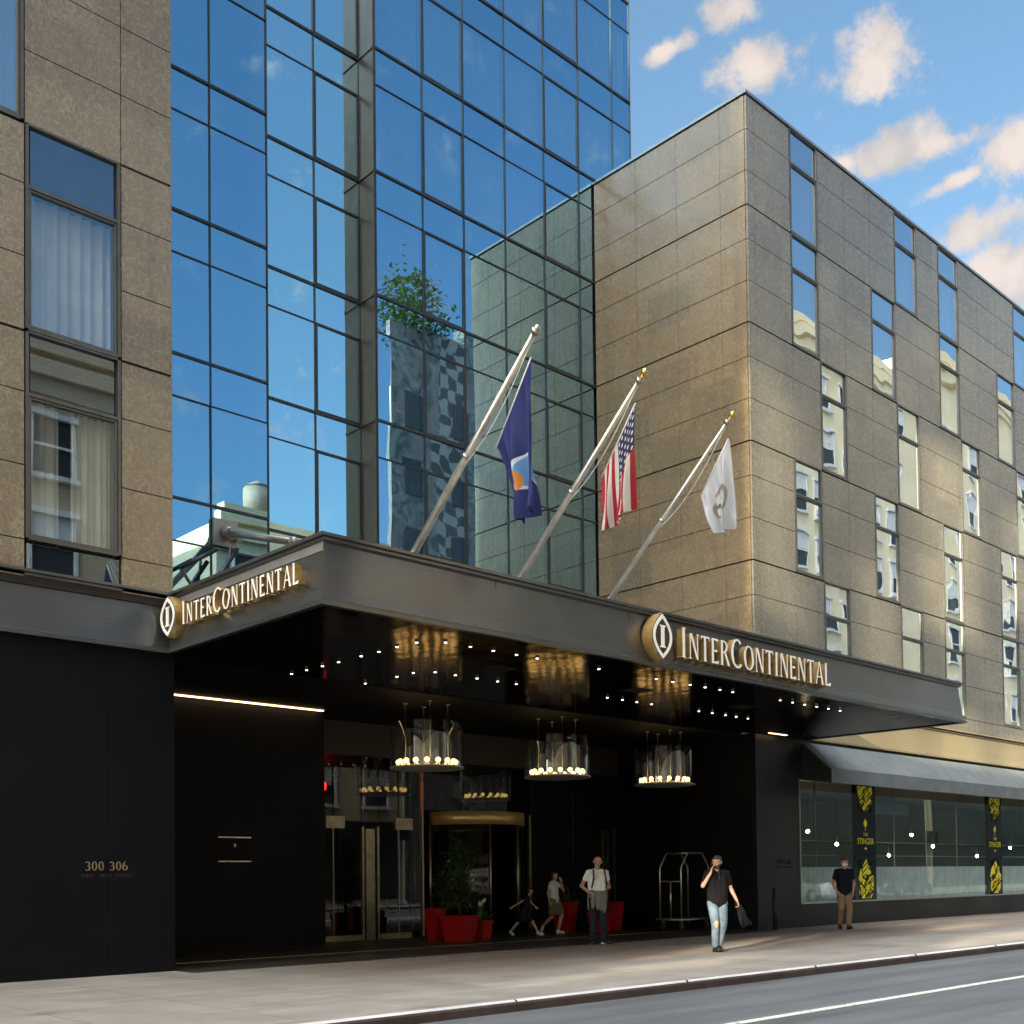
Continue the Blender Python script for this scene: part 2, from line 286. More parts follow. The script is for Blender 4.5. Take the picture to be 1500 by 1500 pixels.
# ------------------------------------------------------------------ object helpers
def tag(o, label=None, cat=None, group=None, kind=None):
    if label: o['label'] = label
    if cat: o['category'] = cat
    if group: o['group'] = group
    if kind: o['kind'] = kind
    return o
def empty(name, loc, label, cat, group=None, rz=0):
    o = bpy.data.objects.new(name, None); COL.objects.link(o); o.location = loc; o.rotation_euler = (0, 0, rz); o.empty_display_size = .2
    o['_ml'] = 0; del o['_ml']
    return tag(o, label, cat, group)
class MB:
    def __init__(s): s.v = []; s.f = []; s.mi = []; s.sm = []
    def add(s, vs, fs, mi=0, sm=False):
        b = len(s.v); s.v += [tuple(p) for p in vs]
        for f in fs: s.f.append([b+i for i in f]); s.mi.append(mi); s.sm.append(sm)
        return s
    def box(s, x0, x1, y0, y1, z0, z1, mi=0):
        vs = [(x, y, z) for z in (z0, z1) for y in (y0, y1) for x in (x0, x1)]
        return s.add(vs, [(0, 2, 3, 1), (4, 5, 7, 6), (0, 1, 5, 4), (2, 6, 7, 3), (0, 4, 6, 2), (1, 3, 7, 5)], mi)
    def obox(s, p, ex, ey, ez, mi=0):                # oriented box: centre p, half vectors
        p = Vector(p); vs = [p+ex*a+ey*b+ez*c for c in (-1, 1) for b in (-1, 1) for a in (-1, 1)]
        return s.add(vs, [(0, 2, 3, 1), (4, 5, 7, 6), (0, 1, 5, 4), (2, 6, 7, 3), (0, 4, 6, 2), (1, 3, 7, 5)], mi)
    def tube(s, pts, rs, n=12, mi=0, cap=True, closed=False):
        pts = [Vector(p) for p in pts]
        if isinstance(rs, (int, float)): rs = [rs]*len(pts)
        b = len(s.v); L = len(pts); ref = None
        for i, p in enumerate(pts):
            if closed: d = pts[(i+1) % L]-pts[i-1]
            else: d = (pts[min(i+1, L-1)]-pts[max(i-1, 0)])
            d.normalize()
            if ref is None: ref = Vector((0, 0, 1)) if abs(d.z) < .9 else Vector((1, 0, 0))
            a = d.cross(ref).normalized(); c = a.cross(d).normalized(); ref = c
            for k in range(n):
                q = p+(a*cos(2*pi*k/n)+c*sin(2*pi*k/n))*rs[i]; s.v.append(tuple(q))
        for i in range(L if closed else L-1):
            i2 = (i+1) % L
            for k in range(n):
                s.f.append([b+i*n+k, b+i*n+(k+1) % n, b+i2*n+(k+1) % n, b+i2*n+k]); s.mi.append(mi); s.sm.append(True)
        if cap and not closed:
            s.f.append([b+k for k in range(n)][::-1]); s.mi.append(mi); s.sm.append(False)
            s.f.append([b+(L-1)*n+k for k in range(n)]); s.mi.append(mi); s.sm.append(False)
        return s
    def sphere(s, c, r, n=12, m=8, mi=0, sc=(1, 1, 1)):
        c = Vector(c); b = len(s.v)
        for i in range(m+1):
            th = pi*i/m
            for k in range(n):
                s.v.append((c.x+sc[0]*r*sin(th)*cos(2*pi*k/n), c.y+sc[1]*r*sin(th)*sin(2*pi*k/n), c.z+sc[2]*r*cos(th)))
        for i in range(m):
            for k in range(n):
                s.f.append([b+i*n+k, b+(i+1)*n+k, b+(i+1)*n+(k+1) % n, b+i*n+(k+1) % n]); s.mi.append(mi); s.sm.append(True)
        return s
    def prism(s, poly, y0, y1, mi=0, mi_side=None, fn=None):   # polygon in x,z extruded in y (or mapped by fn(x,z,depth))
        fn = fn or (lambda a, b, c: (a, c, b)); n = len(poly)
        vs = [fn(x, z, y0) for x, z in poly]+[fn(x, z, y1) for x, z in poly]
        ms = mi if mi_side is None else mi_side
        s.add(vs, [list(range(n))], mi); b = len(s.v)-2*n
        s.f.append([b+n+i for i in range(n)][::-1]); s.mi.append(ms); s.sm.append(False)
        for i in range(n):
            j = (i+1) % n; s.f.append([b+i, b+n+i, b+n+j, b+j]); s.mi.append(ms); s.sm.append(False)
        return s
    def build(s, name, mats, parent=None, label=None, recalc=True, origin=None):
        me = bpy.data.meshes.new(name); vs = s.v
        if origin is not None: vs = [(a-origin[0], b-origin[1], c-origin[2]) for a, b, c in vs]
        elif parent is not None:
            pm = parent.matrix_world_inv if False else None
        me.from_pydata(vs, [], s.f)
        for m in (mats if isinstance(mats, (list, tuple)) else [mats]): me.materials.append(m)
        for p, mi, sm in zip(me.polygons, s.mi, s.sm): p.material_index = mi; p.use_smooth = sm
        if recalc:
            bm = bmesh.new(); bm.from_mesh(me); bmesh.ops.recalc_face_normals(bm, faces=bm.faces); bm.to_mesh(me); bm.free()
        o = bpy.data.objects.new(name, me); COL.objects.link(o)
        if origin is not None: o.location = origin
        if parent is not None: setpar(o, parent)
        if label: o['label'] = label
        return o
def world_loc(o):
    p = Vector(o.location)
    return p
def mw(o):
    m = Matrix.LocRotScale(o.location, o.rotation_euler, o.scale)
    return (mw(o.parent) @ o.matrix_parent_inverse @ m) if o.parent else m
def setpar(o, p):
    """parent keeping the child's world-space coordinates"""
    o.parent = p; o.matrix_parent_inverse = mw(p).inverted()
def part(mb, name, mat, parent, label=None): return mb.build(name, mat, parent, label)
def copy_tree(o, delta, parent=None):
    c = o.copy(); COL.objects.link(c)
    if parent is None: c.location = Vector(o.location)+Vector(delta)
    else:
        c.parent = parent; c.matrix_parent_inverse = o.matrix_parent_inverse.copy()
    for ch in [x for x in list(bpy.data.objects) if x.parent == o]: copy_tree(ch, delta, c)
    return c
def sheet(name, x0, x1, y0, y1, z, mat, t=.03):
    return tag(MB().box(x0, x1, y0, y1, z-t, z).build(name, mat), kind='structure')

# ------------------------------------------------------------------ ground
FY = 16.0      # street facade plane
TY = 21.1      # tower glass plane
RX = 23.28     # right wing corner
sheet('ground', -400, 600, -400, 500, -.30, pb('ground earth', (.16, .15, .14), .9), .2)
sheet('road', -150, 350, -2.4, 9.18, -.13, M['road'], .1)
rl = MB().box(-80, 200, 6.72, 6.85, -.128, -.122); tag(rl.build('lane_line', M['paint']), kind='structure')
sheet('sidewalk', -150, 350, 9.33, 16.3, 0, M['walk'], .25)
sheet('sidewalk', -150, 350, -6.2, -2.55, 0, M['walk'], .25)
for y0, y1, s in ((9.18, 9.33, 1), (-2.55, -2.40, -1)):
    kb = MB()
    yf, yb = (y0, y1) if s > 0 else (y1, y0)
    prof = [(yf, -.2), (yf, -.045), (yf+s*.012, -.02), (yf+s*.03, -.002), (yf+s*.05, .003), (yb, .003), (yb, -.2)]
    for i in range(len(prof)-1):
        (a, b), (c, d) = prof[i], prof[i+1]
        kb.add([(-150, a, b), (350, a, b), (350, c, d), (-150, c, d)], [(0, 1, 2, 3)], (0 if i in (2, 3) else 2 if i == 4 else 1))
    tag(kb.build('kerb', [M['kerbsteel'], M['kerbface'], M['walk']]), kind='structure')
kj = MB()
for i in range(40): kj.box(-9.6+3.05*i, -9.594+3.05*i, 9.179, 9.34, -.125, .0036)
tag(kj.build('kerb_joints', M['joint']), kind='structure')
sheet('entrance_floor', 8.1, RX, 15.45, 20.5, .006, M['floor'], .05)
tag(MB().box(8.6, 22.9, 17.30, 17.335, .004, .012).build('floor_strip', M['steel']), kind='structure')

# ------------------------------------------------------------------ facade builders
FL = [20.80, 17.87, 14.94, 12.0, 9.06, 6.12]        # floor lines
def curtain_mesh(mb, x0, x1, y, z0, z1, per=.17, amp=.035, seed=0):
    rr = random.Random(seed); n = max(4, int((x1-x0)/.02)); ph = rr.random()*6
    row = []
    for i in range(n+1):
        x = x0+(x1-x0)*i/n; row.append((x, y+amp*sin(2*pi*x/per+ph)+amp*.5*sin(2*pi*x/(per*2.3)+ph*2)))
    vs = [(x, yy, z0) for x, yy in row]+[(x, yy, z1) for x, yy in row]
    mb.add(vs, [(i, i+1, n+2+i, n+1+i) for i in range(n)], 0, True)
def slab(mb, x0, x1, z0, z1, y=FY, g=.007, d=.05, top=False):
    mb.box(x0+g, x1-g, y, y+d, z0+g, z1-(.034 if top else .010))
def rows_for(zt, zb):                                # three stone courses to a storey
    return [(zt, zt-.87), (zt-.87, zt-1.90), (zt-1.90, zb)]
def window(parent, x0, x1, zt, zb, glass, seed, curt=True, y=FY, full=True, cut=None):
    """one storey-high window: glass spandrel above a framed pane, with its curtain and dark room"""
    zs = zt-.87; w = .045; m = MB()
    m.box(x0+.012, x0+.012+w, y-.012, y+.10, zb+.03, zt-.02); m.box(x1-.012-w, x1-.012, y-.012, y+.10, zb+.03, zt-.02)
    a, b = x0+.012+w, x1-.012-w
    for z0, z1 in ((zt-.03, zt-.004), (zs-.05, zs), (zb+.006, zb+.055)): m.box(a, b, y-.010, y+.10, z0, z1)
    # inner sash
    i0, i1 = a+.008, b-.008
    m.box(i0, i0+.03, y+.006, y+.09, zb+.062, zs-.057); m.box(i1-.03, i1, y+.006, y+.09, zb+.062, zs-.057)
    m.box(i0+.03, i1-.03, y+.006, y+.09, zb+.062, zb+.092); m.box(i0+.03, i1-.03, y+.006, y+.09, zs-.087, zs-.057)
    win = m.build('window', M['frame'], parent)
    rr = random.Random(seed)
    def gl(z0, z1, nm):
        g = MB(); t1, t2 = rr.uniform(-.004, .004), rr.uniform(-.004, .004)
        vs = [(i0+.03, y+.04, z0), (i1-.03, y+.04+t1, z0), (i1-.03, y+.04+t1+t2, z1), (i0+.03, y+.04+t2, z1)]
        g.add(vs, [(0, 1, 2, 3)]); return g.build(nm, glass, win)
    gl(zb+.09, zs-.085, 'pane'); gl(zs+.0, zt-.03, 'spandrel_pane')
    rm = MB()
    rm.add([(a, y+.9, zb), (b, y+.9, zb), (b, y+.9, zt), (a, y+.9, zt), (a, y+.11, zb), (b, y+.11, zb), (b, y+.11, zt), (a, y+.11, zt)],
           [(0, 1, 2, 3), (0, 4, 7, 3), (1, 5, 6, 2), (0, 1, 5, 4), (3, 2, 6, 7)])
    rm.box(a, b, y+.11, y+.16, zs-.03, zt-.01)
    rm.build('room', M['room'], win)
    if curt:
        c = MB()
        if cut is None: curtain_mesh(c, a+.02, b-.02, y+.22, zb+.05, zs-.05, seed=seed)
        else:
            curtain_mesh(c, a+.02, a+cut*(b-a), y+.22, zb+.05, zs-.05, seed=seed); curtain_mesh(c, a+(cut+.12)*(b-a), b-.02, y+.22, zb+.05, zs-.05, per=.1, seed=seed+1)
        c.build('curtain', M['curtain'], win)
    return win
# fascia sweep: profile (out, z)
PROF = [(0.0, 4.78), (.09, 4.78), (.09, 4.815), (.055, 4.83), (.055, 4.85), (.03, 4.87), (.01, 5.0), (-.05, 5.60), (.0, 5.625), (.0, 5.66), (.045, 5.67), (.045, 5.71), (-.10, 5.71)]
def sweep(path, name, parent, mk='fascia'):
    P = [Vector((x, y)) for x, y in path]; vs = []; fs = []; n = len(PROF)
    def nrm(d): return Vector((d.y, -d.x))
    for i, p in enumerate(P):
        d0 = (P[i]-P[i-1]).normalized() if i > 0 else None; d1 = (P[i+1]-P[i]).normalized() if i < len(P)-1 else None
        if d0 is None: o = nrm(d1)
        elif d1 is None: o = nrm(d0)
        else:
            a, b = nrm(d0), nrm(d1); o = (a+b)/(1+a.dot(b))
        for (q, z) in PROF: vs.append((p.x+o.x*q, p.y+o.y*q, z))
    for i in range(len(P)-1):
        for k in range(n-1): fs.append((i*n+k, (i+1)*n+k, (i+1)*n+k+1, i*n+k+1))
    return MB().add(vs, fs).build(name, M[mk], parent, recalc=False)

# ------------------------------------------------------------------ left stone wing
LB = empty('stone_building', (0, FY, 0), 'brown granite building wing at the left edge with curtained windows above a black base', 'building')
cols = [-12+1.37*i for i in range(0, 12)]+[4.5, 5.87, 7.27, 8.08]
cols = [c for c in cols if c < 4.0 or c >= 4.5]
winsL = {(4.5, 14.94), (4.5, 17.87), (5.87, 12.0), (5.87, 9.06), (1.7, 12.0), (1.7, 9.06), (.33, 14.94), (5.87, 17.87+2.93)}
st = MB(); bk = MB(); allz = [20.80+2.93*3, 20.80+2.93*2, 20.80+2.93]+FL
seed = 1
for i in range(len(cols)-1):
    x0, x1 = cols[i], cols[i+1]
    for k in range(len(allz)-1):
        zt, zb = allz[k], allz[k+1]
        if any(abs(x0-a) < .12 and abs(zt-b) < .05 for a, b in winsL):
            g = M['cglass'] if zt < 13 else M['wglass']; seed += 1
            window(LB, x0, x1, zt, zb, g, seed, cut=.40 if (abs(x0-5.87) < .1 and abs(zt-9.06) < .1) else None)
            continue
        for q_, (a, b) in enumerate(rows_for(zt, zb)): slab(st, x0, x1, b, a, top=q_ == 0)
        bk.box(x0, x1, FY+.05, FY+.10, zb, zt)
    # row under the last floor line
    if abs(x0-5.87) < .1:
        g = MB().add([(x0+.03, FY+.03, 5.72), (x1-.03, FY+.03, 5.72), (x1-.03, FY+.03, 6.08), (x0+.03, FY+.03, 6.08)], [(0, 1, 2, 3)]); g.build('spandrel_pane', M['cglass'], LB)
        bk.box(x0, x1, FY+.3, FY+.35, 5.6, 6.12)
    else: slab(st, x0, x1, 5.60, 6.12); bk.box(x0, x1, FY+.05, FY+.10, 5.6, 6.12)
# thick shadow joints at the storeys sit open between slabs
part(st, 'stone_cladding', M['stone'], LB); 
bk.box(-12, 8.06, 16.95, 21.0, 0, 29.5); bk.box(8.0, 8.07, FY+.06, 21.0, 5.6, 29.5)
part(bk, 'backing_wall', M['joint'], LB)
bw = MB()
for x0, x1 in ((-12, 1.2), (1.2, 4.2), (4.2, 7.05), (7.05, 8.1)): bw.box(x0+.003, x1-.003, FY+.02, FY+.3, 0, 4.78)
bw.box(7.9, 8.1, FY+.3, 19.5, 0, 4.78)
part(bw, 'base_wall', M['black'], LB)
sweep([(-12, FY), (8.03, FY)], 'fascia', LB)
MB().box(-12, 8.0, FY+.01, FY+.06, 5.5, 5.66).build('fascia_cap', M['joint'], LB)

# ------------------------------------------------------------------ glass tower
TW = empty('glass_tower', (16, TY, 0), 'tall blue mirrored glass tower standing back between the two granite wings', 'building')
zf = [20.80+2.93*4, 20.80+2.93*3, 20.80+2.93*2, 20.80+2.93]+FL
mul = MB(); ret = MB()
def glassbay(xs, Y, mat, oper, seed0, vm=.012):
    rr = random.Random(seed0)
    z_lo = 5.7
    for x in xs: mul.box(x-vm, x+vm, Y-.02, Y+.05, z_lo, zf[0])
    for k, z in enumerate(zf):
        for i in range(len(xs)-1):
            a, b = xs[i]+vm, xs[i+1]-vm
            mul.box(a, b, Y-.028, Y+.05, z-.025, z+.025)
            if k < len(zf)-1:
                zt, zb = z-.025, zf[k+1]+.025; zs = z-.87
                mul.box(a, b, Y-.015, Y+.05, zs-.012, zs+.012)
                if i in oper:
                    w = .045
                    mul.box(a, a+w, Y-.024, Y+.05, zb, zs-.012); mul.box(b-w, b, Y-.024, Y+.05, zb, zs-.012)
                    mul.box(a+w, b-w, Y-.022, Y+.05, zb, zb+w); mul.box(a+w, b-w, Y-.022, Y+.05, zs-.012-w*.6, zs-.012)
                def gl(z0, z1, nm):
                    t = [rr.uniform(-.005, .005) for _ in range(3)]
                    g = MB().add([(a, Y+.01, z0), (b, Y+.01+t[0], z0), (b, Y+.01+t[0]+t[1], z1), (a, Y+.01+t[1], z1)], [(0, 1, 2, 3)])
                    return g.build(nm, mat, TW)
                if z <= 6.2: continue
                gl(zb, zs-.012, 'window_pane'); gl(zs+.012, zt, 'spandrel_pane')
                if zs < 26 and zt > 6:
                    c = MB(); curtain_mesh(c, a+.03, b-.03, Y+.13, zb+.03, zs, per=.15, seed=rr.randint(0, 999))
                    if mat is M['tglass'] and xs[i] > 15: c.build('curtain', M['curtain'], TW)
xsR = [15.76, 17.17, 18.49, 19.91, 21.34, 22.71, 24.13, 24.91]
xsB = [12.85, 14.46, 15.72]; xsD = [8.55, 10.10, 11.50, 12.85]
glassbay(xsD, TY, M['tglass'], (), 3); glassbay(xsB, TY+.6, M['bglass'], (1,), 5); glassbay(xsR, TY, M['tglass'], (1, 4), 9)
# lowest storey glass behind the canopy roof
part(mul, 'mullions', M['mullion'], TW)
ret.box(15.72, 15.75, TY+.02, TY+.60, 5.7, zf[0]); ret.box(12.86, 12.9, TY+.06, TY+.60, 5.7, zf[0])
for z in zf: ret.box(15.695, 15.72, TY+.03, TY+.59, z-.03, z+.03)
part(ret, 'return_panel', M['return'], TW)
iw = MB(); iw.box(8.1, 24.8, TY+1.6, TY+9, 4.9, zf[0]); iw.box(24.82, 24.9, TY+.06, TY+9, 4.9, zf[0]); iw.box(8.1, 24.9, TY+.06, TY+9, zf[0], zf[0]+.4)
for z in zf: iw.box(15.8, 24.8, TY+.07, TY+1.6, z-.85, z-.02)
for z in zf: iw.box(8.1, 15.6, TY+.68, TY+1.6, z-.85, z-.02)
part(iw, 'interior_floors', M['room'], TW)
# entrance recess
rc = MB()
rc.box(8.1, 13.15, 19.5, 19.75, 0, 4.78)                     # black panel left of the doors
part(MB().box(RX-.08, RX-.003, 16.06, 20.5, 0, 4.78), 'cheek_wall', M['recess'], TW)
part(MB().box(19.9, RX-.08, 20.44, 20.7, 0, 4.05), 'side_wall', M['recess'], TW)
rc.box(8.1, 13.15, 19.75, 22, 0, 4.78)
part(rc, 'recess_wall', M['recess'], TW)
part(MB().box(13.15, RX-.08, 20.40, 20.6, 4.05, 4.78), 'transom', M['brownwall'], TW)
part(MB().box(8.1, RX, 16.42, 20.6, 4.785, 4.9), 'recess_ceiling', M['recess'], TW)
lo = MB(); lo.box(13.15, 21, 25.0, 25.2, 0, 4.05); lo.box(13.0, 13.15, 20.6, 25, 0, 4.05); lo.box(20.9, 21.0, 20.7, 25, 0, 4.05); lo.box(13, 21, 20.6, 25.2, 4.05, 4.2)
for i in range(9): lo.box(13.8+i*.8, 14.0+i*.8, 24.6, 24.7, 0, 3.9)
part(lo, 'lobby_walls', pb('lobby wall', (.035, .03, .025), .6, sc=2), TW)
part(MB().box(13.15, 21, 20.6, 25, -.02, .004), 'lobby_floor', M['floor'], TW)
part(MB().box(8.3, 13.05, 19.36, 19.43, 4.765, 4.784), 'light_slot', M['slot'], TW)
part(MB().box(21.2, 21.5, 19.2, 19.23, 4.77, 4.784), 'vent', M['steel'], TW)

# door glass wall
DG = empty('glass_entrance', (16, 20.4, 0), 'glass lobby doors framed in brass at the back of the dark entrance recess', 'entrance doors')
gy = 20.44
def gp(x0, x1, z0, z1, nm='glass_panel', y=gy):
    MB().add([(x0, y, z0), (x1, y, z0), (x1, y, z1), (x0, y, z1)], [(0, 1, 2, 3)]).build(nm, M['dglass'], DG)
gp(13.17, 13.97, .13, 4.03); gp(14.0, 14.72, .13, 4.03); gp(15.22, 15.74, .13, 4.03); gp(15.77, 16.40, .13, 4.03); gp(14.75, 15.2, 2.55, 4.03)
gp(16.5, 19.7, 2.92, 4.03)
fr = MB()
fr.box(14.735, 14.79, gy-.03, gy+.03, 0, 2.5); fr.box(15.14, 15.2, gy-.03, gy+.03, 0, 2.5); fr.box(14.84, 15.08, gy-.02, gy+.05, 0, 2.45)
part(fr, 'door_stile', M['doorbrass'], DG)
part(MB().box(13.17, 14.72, gy-.025, gy+.03, .01, .13), 'bottom_rail', M['doorbrass'], DG); part(MB().box(15.22, 16.1, gy-.025, gy+.03, .01, .13), 'bottom_rail', M['doorbrass'], DG)
for x, z1 in ((13.985, 2.7), (15.755, 2.6), (21.46, 3.5)): part(MB().box(x-.008, x+.008, gy-.02, gy+.02, .13, z1), 'joint_strip', M['steel'], DG)
part(MB().box(16.41, 16.455, gy-.04, gy+.03, .02, 4.0), 'post', M['doorbrass'], DG)
for x0, x1 in ((13.79, 14.27), (15.66, 16.14)): part(MB().box(x0, x1, gy-.04, gy-.01, 2.45, 2.71), 'brass_plate', M['doorbrass'], DG)
for x in (22.55, 22.72, 23.0): part(MB().box(x-.02, x+.02, gy-.08, gy-.02, .02, 2.6), 'door_stile', M['doorbrass'], DG)
RD = empty('revolving_door', (18.05, 20.4, 0), 'revolving glass door under a curved brass band in the hotel entrance', 'revolving door')
def arcband(cx, cy, r, a0, a1, z0, z1, t, n=28):
    m = MB(); vs = []
    for i in range(n+1):
        a = a0+(a1-a0)*i/n
        for rr in (r, r-t):
            for z in (z0, z1): vs.append((cx+rr*cos(a), cy+rr*sin(a), z))
    for i in range(n):
        b = i*4; c = b+4
        for q in ((0, 1), (1, 3), (3, 2), (2, 0)): m_ = (b+q[0], b+q[1], c+q[1], c+q[0]); m.f.append(list(m_)); m.mi.append(0); m.sm.append(True)
    m.f += [[0, 1, 3, 2], [n*4, n*4+2, n*4+3, n*4+1]]; m.mi += [0, 0]; m.sm += [False, False]
    m.v = vs; return m
part(arcband(18.05, 20.75, 1.42, pi*1.07, pi*1.93, 2.58, 2.88, .06), 'canopy_band', pb('brass band', (.66, .46, .17), .35, .5), RD)
part(arcband(18.05, 20.75, 1.40, pi*1.07, pi*1.40, .02, 2.58, .012), 'curved_glass', M['dglass'], RD)
part(arcband(18.05, 20.75, 1.40, pi*1.60, pi*1.93, .02, 2.58, .012), 'curved_glass', M['dglass'], RD)
for a in (1.40, 1.60, 1.07, 1.93): part(MB().tube([(18.05+1.41*cos(pi*a), 20.75+1.41*sin(pi*a), .01), (18.05+1.41*cos(pi*a), 20.75+1.41*sin(pi*a), 2.58)], .028, 10), 'door_post', M['doorbrass'], RD)
for a in (.55, 2.12, 3.69, 5.26):
    part(MB().add([(18.05, 20.75, .05), (18.05+1.33*cos(a), 20.75+1.33*sin(a), .05), (18.05+1.33*cos(a), 20.75+1.33*sin(a), 2.5), (18.05, 20.75, 2.5)], [(0, 1, 2, 3)]), 'door_wing', M['dglass'], RD)
    part(MB().tube([(18.05+1.33*cos(a), 20.75+1.33*sin(a), .03), (18.05+1.33*cos(a), 20.75+1.33*sin(a), 2.5)], .02, 8), 'wing_stile', M['doorbrass'], RD)
part(MB().tube([(18.05, 20.75, 0.02), (18.05, 20.75, 2.56)], .04, 10), 'centre_shaft', M['doorbrass'], RD)
part(MB().box(19.74, 19.80, 20.3, 20.38, .02, 2.88), 'end_post', M['doorbrass'], RD)
lam = MB().sphere((14.9, 22.3, 3.52), .16); lam.tube([(14.9, 22.3, 3.66), (14.9, 22.3, 4.05)], .012, 6, mi=1)
tag(lam.build('hanging_lamp', [M['redlamp'], M['steel']]), 'small glowing red ball lamp hanging inside the lobby behind the left doors', 'lamp')

# ------------------------------------------------------------------ right stone wing
RB = empty('stone_building', (RX, FY, 0), 'granite clad building wing on the right with staggered windows above a restaurant front', 'building')
colr = [RX, 23.6, 25.18, 26.5, 27.83, 29.22, 30.6, 31.95, 33.3, 34.66, 36.0, 37.35]
while colr[-1] < 62: colr.append(colr[-1]+1.37)
cidx = {c: i for i, c in enumerate('_xabcdefghij')}
FR = [20.62]+FL[1:]
wr = {0: 'aeg', 1: 'adgj', 2: 'beh', 3: 'adgj', 4: 'begj'}
winsR = {(cidx[c]) + 100*k for k, s in wr.items() for c in s}
for k in range(5):
    for i in range(12, len(colr)-1):
        if (i*3+k*5+(i//3)) % 7 in (0, 3) and (i-1 + 100*k) not in winsR: winsR.add(i+100*k)
winsR |= {12+200, 12}
st = MB(); bk = MB()
for i in range(len(colr)-1):
    x0, x1 = colr[i], colr[i+1]
    for k in range(5):
        zt, zb = FR[k], FR[k+1]
        if i+100*k in winsR:
            seed += 1; window(RB, x0, x1, zt, zb, M['wglass'], seed, curt=True)
            continue
        for q_, (a, b) in enumerate(rows_for(zt, zb)): slab(st, x0+(.012 if i == 0 else 0), x1, b, a, top=q_ == 0)
        bk.box(x0+(.06 if i == 0 else 0), x1, FY+.05, FY+.10, zb, zt)
    slab(st, x0+(.012 if i == 0 else 0), x1, 5.60, FR[5]); bk.box(x0+(.06 if i == 0 else 0), x1, FY+.05, FY+.10, 5.6, FR[5])
part(st, 'stone_cladding', M['coollit_stone'], RB); st = MB()
# side facing the forecourt
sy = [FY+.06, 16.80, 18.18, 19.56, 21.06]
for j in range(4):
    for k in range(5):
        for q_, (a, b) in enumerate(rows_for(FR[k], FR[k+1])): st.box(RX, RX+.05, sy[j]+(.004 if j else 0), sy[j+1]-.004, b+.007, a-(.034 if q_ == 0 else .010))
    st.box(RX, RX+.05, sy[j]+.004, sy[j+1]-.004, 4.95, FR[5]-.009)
part(st, 'side_cladding', M['warmlit_stone'], RB)
bk.box(RX+.05, RX+.12, FY+.1, 21.08, 4.9, 20.6); bk.box(RX+.12, 62, 16.95, 21.08, 4.8, 20.5)
part(bk, 'backing_wall', M['joint'], RB)
part(MB().box(RX-.03, 62, FY-.03, 21.09, 20.63, 20.70), 'coping', M['coping'], RB)
sweep([(25.52, FY), (62, FY)], 'fascia', RB, 'sunlit_band')
bw = MB()
bw.box(RX, 25.15, FY+.02, FY+.3, 0, 4.78); bw.box(25.15, 62, FY+.02, FY+.3, 0, .58); bw.box(25.15, 62, FY+.02, FY+.3, 3.75, 4.78)
part(bw, 'base_wall', M['charcoal'], RB)
# restaurant window
sf = MB(); sf.box(25.15, 62, FY-.02, FY+.08, .58, .62)
for z in (1.83, 2.21): sf.box(25.2, 62, FY+.32, FY+.34, z-.014, z+.014)
for x in (26.4, 30.57, 32.5, 34.5, 39.6, 41.5, 43.4): sf.box(x-.014, x+.014, FY+.32, FY+.345, .62, 3.75)
sf.box(25.15, 25.19, FY, FY+.08, .62, 3.75)
sw = part(sf, 'shop_window', M['steel'], RB)
px = [25.2, 27.84, 28.98, 35.98, 37.06, 44.5, 45.6, 53, 54.1, 62]
for i in range(0, len(px), 2):
    a, b = px[i], px[i+1]; MB().add([(a, FY+.05, .62), (b, FY+.05, .62), (b, FY+.05, 3.75), (a, FY+.05, 3.75)], [(0, 1, 2, 3)]).build('shop_pane', M['sglass'], sw)
    c = MB(); curtain_mesh(c, a+.05, b-.05, FY+.11, .62, 1.52, per=.22, amp=.03, seed=i); c.build('cafe_curtain', M['cafe'], sw)
for i in range(1, len(px)-1, 2): MB().box(px[i], px[i+1], FY+.03, FY+.09, .62, 3.75).build('pier_panel', M['pier'], sw)
rm = MB(); rm.box(25.2, 62, 20.5, 20.6, .1, 3.8); rm.box(25.1, 25.2, FY+.3, 20.5, .1, 3.8); rm.box(25.2, 62, FY+.3, 20.5, 3.76, 3.85); rm.box(25.2, 62, FY+.3, 20.5, 0, .1)
part(rm, 'dining_room', pb('dining room wall', (.10, .11, .105), .8, sc=1.5), RB)
for i in range(9):
    x = 27+i*2.1; z = 1.9+.35*((i*5) % 3); m = MB().sphere((x+.4, 18.2+.3*(i % 3), z), .05); m.tube([(x+.4, 18.2+.3*(i % 3), z), (x+.4, 18.2+.3*(i % 3), 3.76)], .006, 5, mi=1)
    tag(m.build('pendant_lamp', [M['pend'], M['rubber']]), '%s pendant lamp counted from the left inside the restaurant window' % ('first second third fourth fifth sixth seventh eighth ninth'.split()[i]), 'lamp', 'pendant lamps inside the restaurant')

# ------------------------------------------------------------------ canopy
CN = empty('entrance_canopy', (16.8, 14, 4.78), 'deep bronze metal canopy with glossy underside over the hotel entrance', 'canopy')
sweep([(8.03, FY-.0), (8.03, 11.90), (25.52, 11.90), (25.52, FY)], 'fascia', CN)
for x in (11.0, 13.9, 19.8, 22.7): MB().prism([(11.905, 5.02), (11.945, 5.6), (11.96, 5.6), (11.96, 5.02)], x-.004, x+.004, fn=lambda p, q, r: (r, p, q)).build('fascia_seam', M['joint'], CN)
sof = MB().box(8.03, RX, 11.9, 16.4, 4.80, 4.86); sof.box(RX, 25.52, 11.9, FY-.01, 4.80, 4.86)
part(sof, 'soffit', M['soffit'], CN)
part(MB().box(8.06, 25.48, 11.95, FY-.1, 5.50, 5.62).box(8.12, RX-.05, FY-.1, 21.0, 5.50, 5.62), 'roof', M['roofgrey'], CN)
part(MB().box(23.6, 24.35, 15.80, 15.86, 4.79, 4.799), 'light_slot', M['slot'], CN)
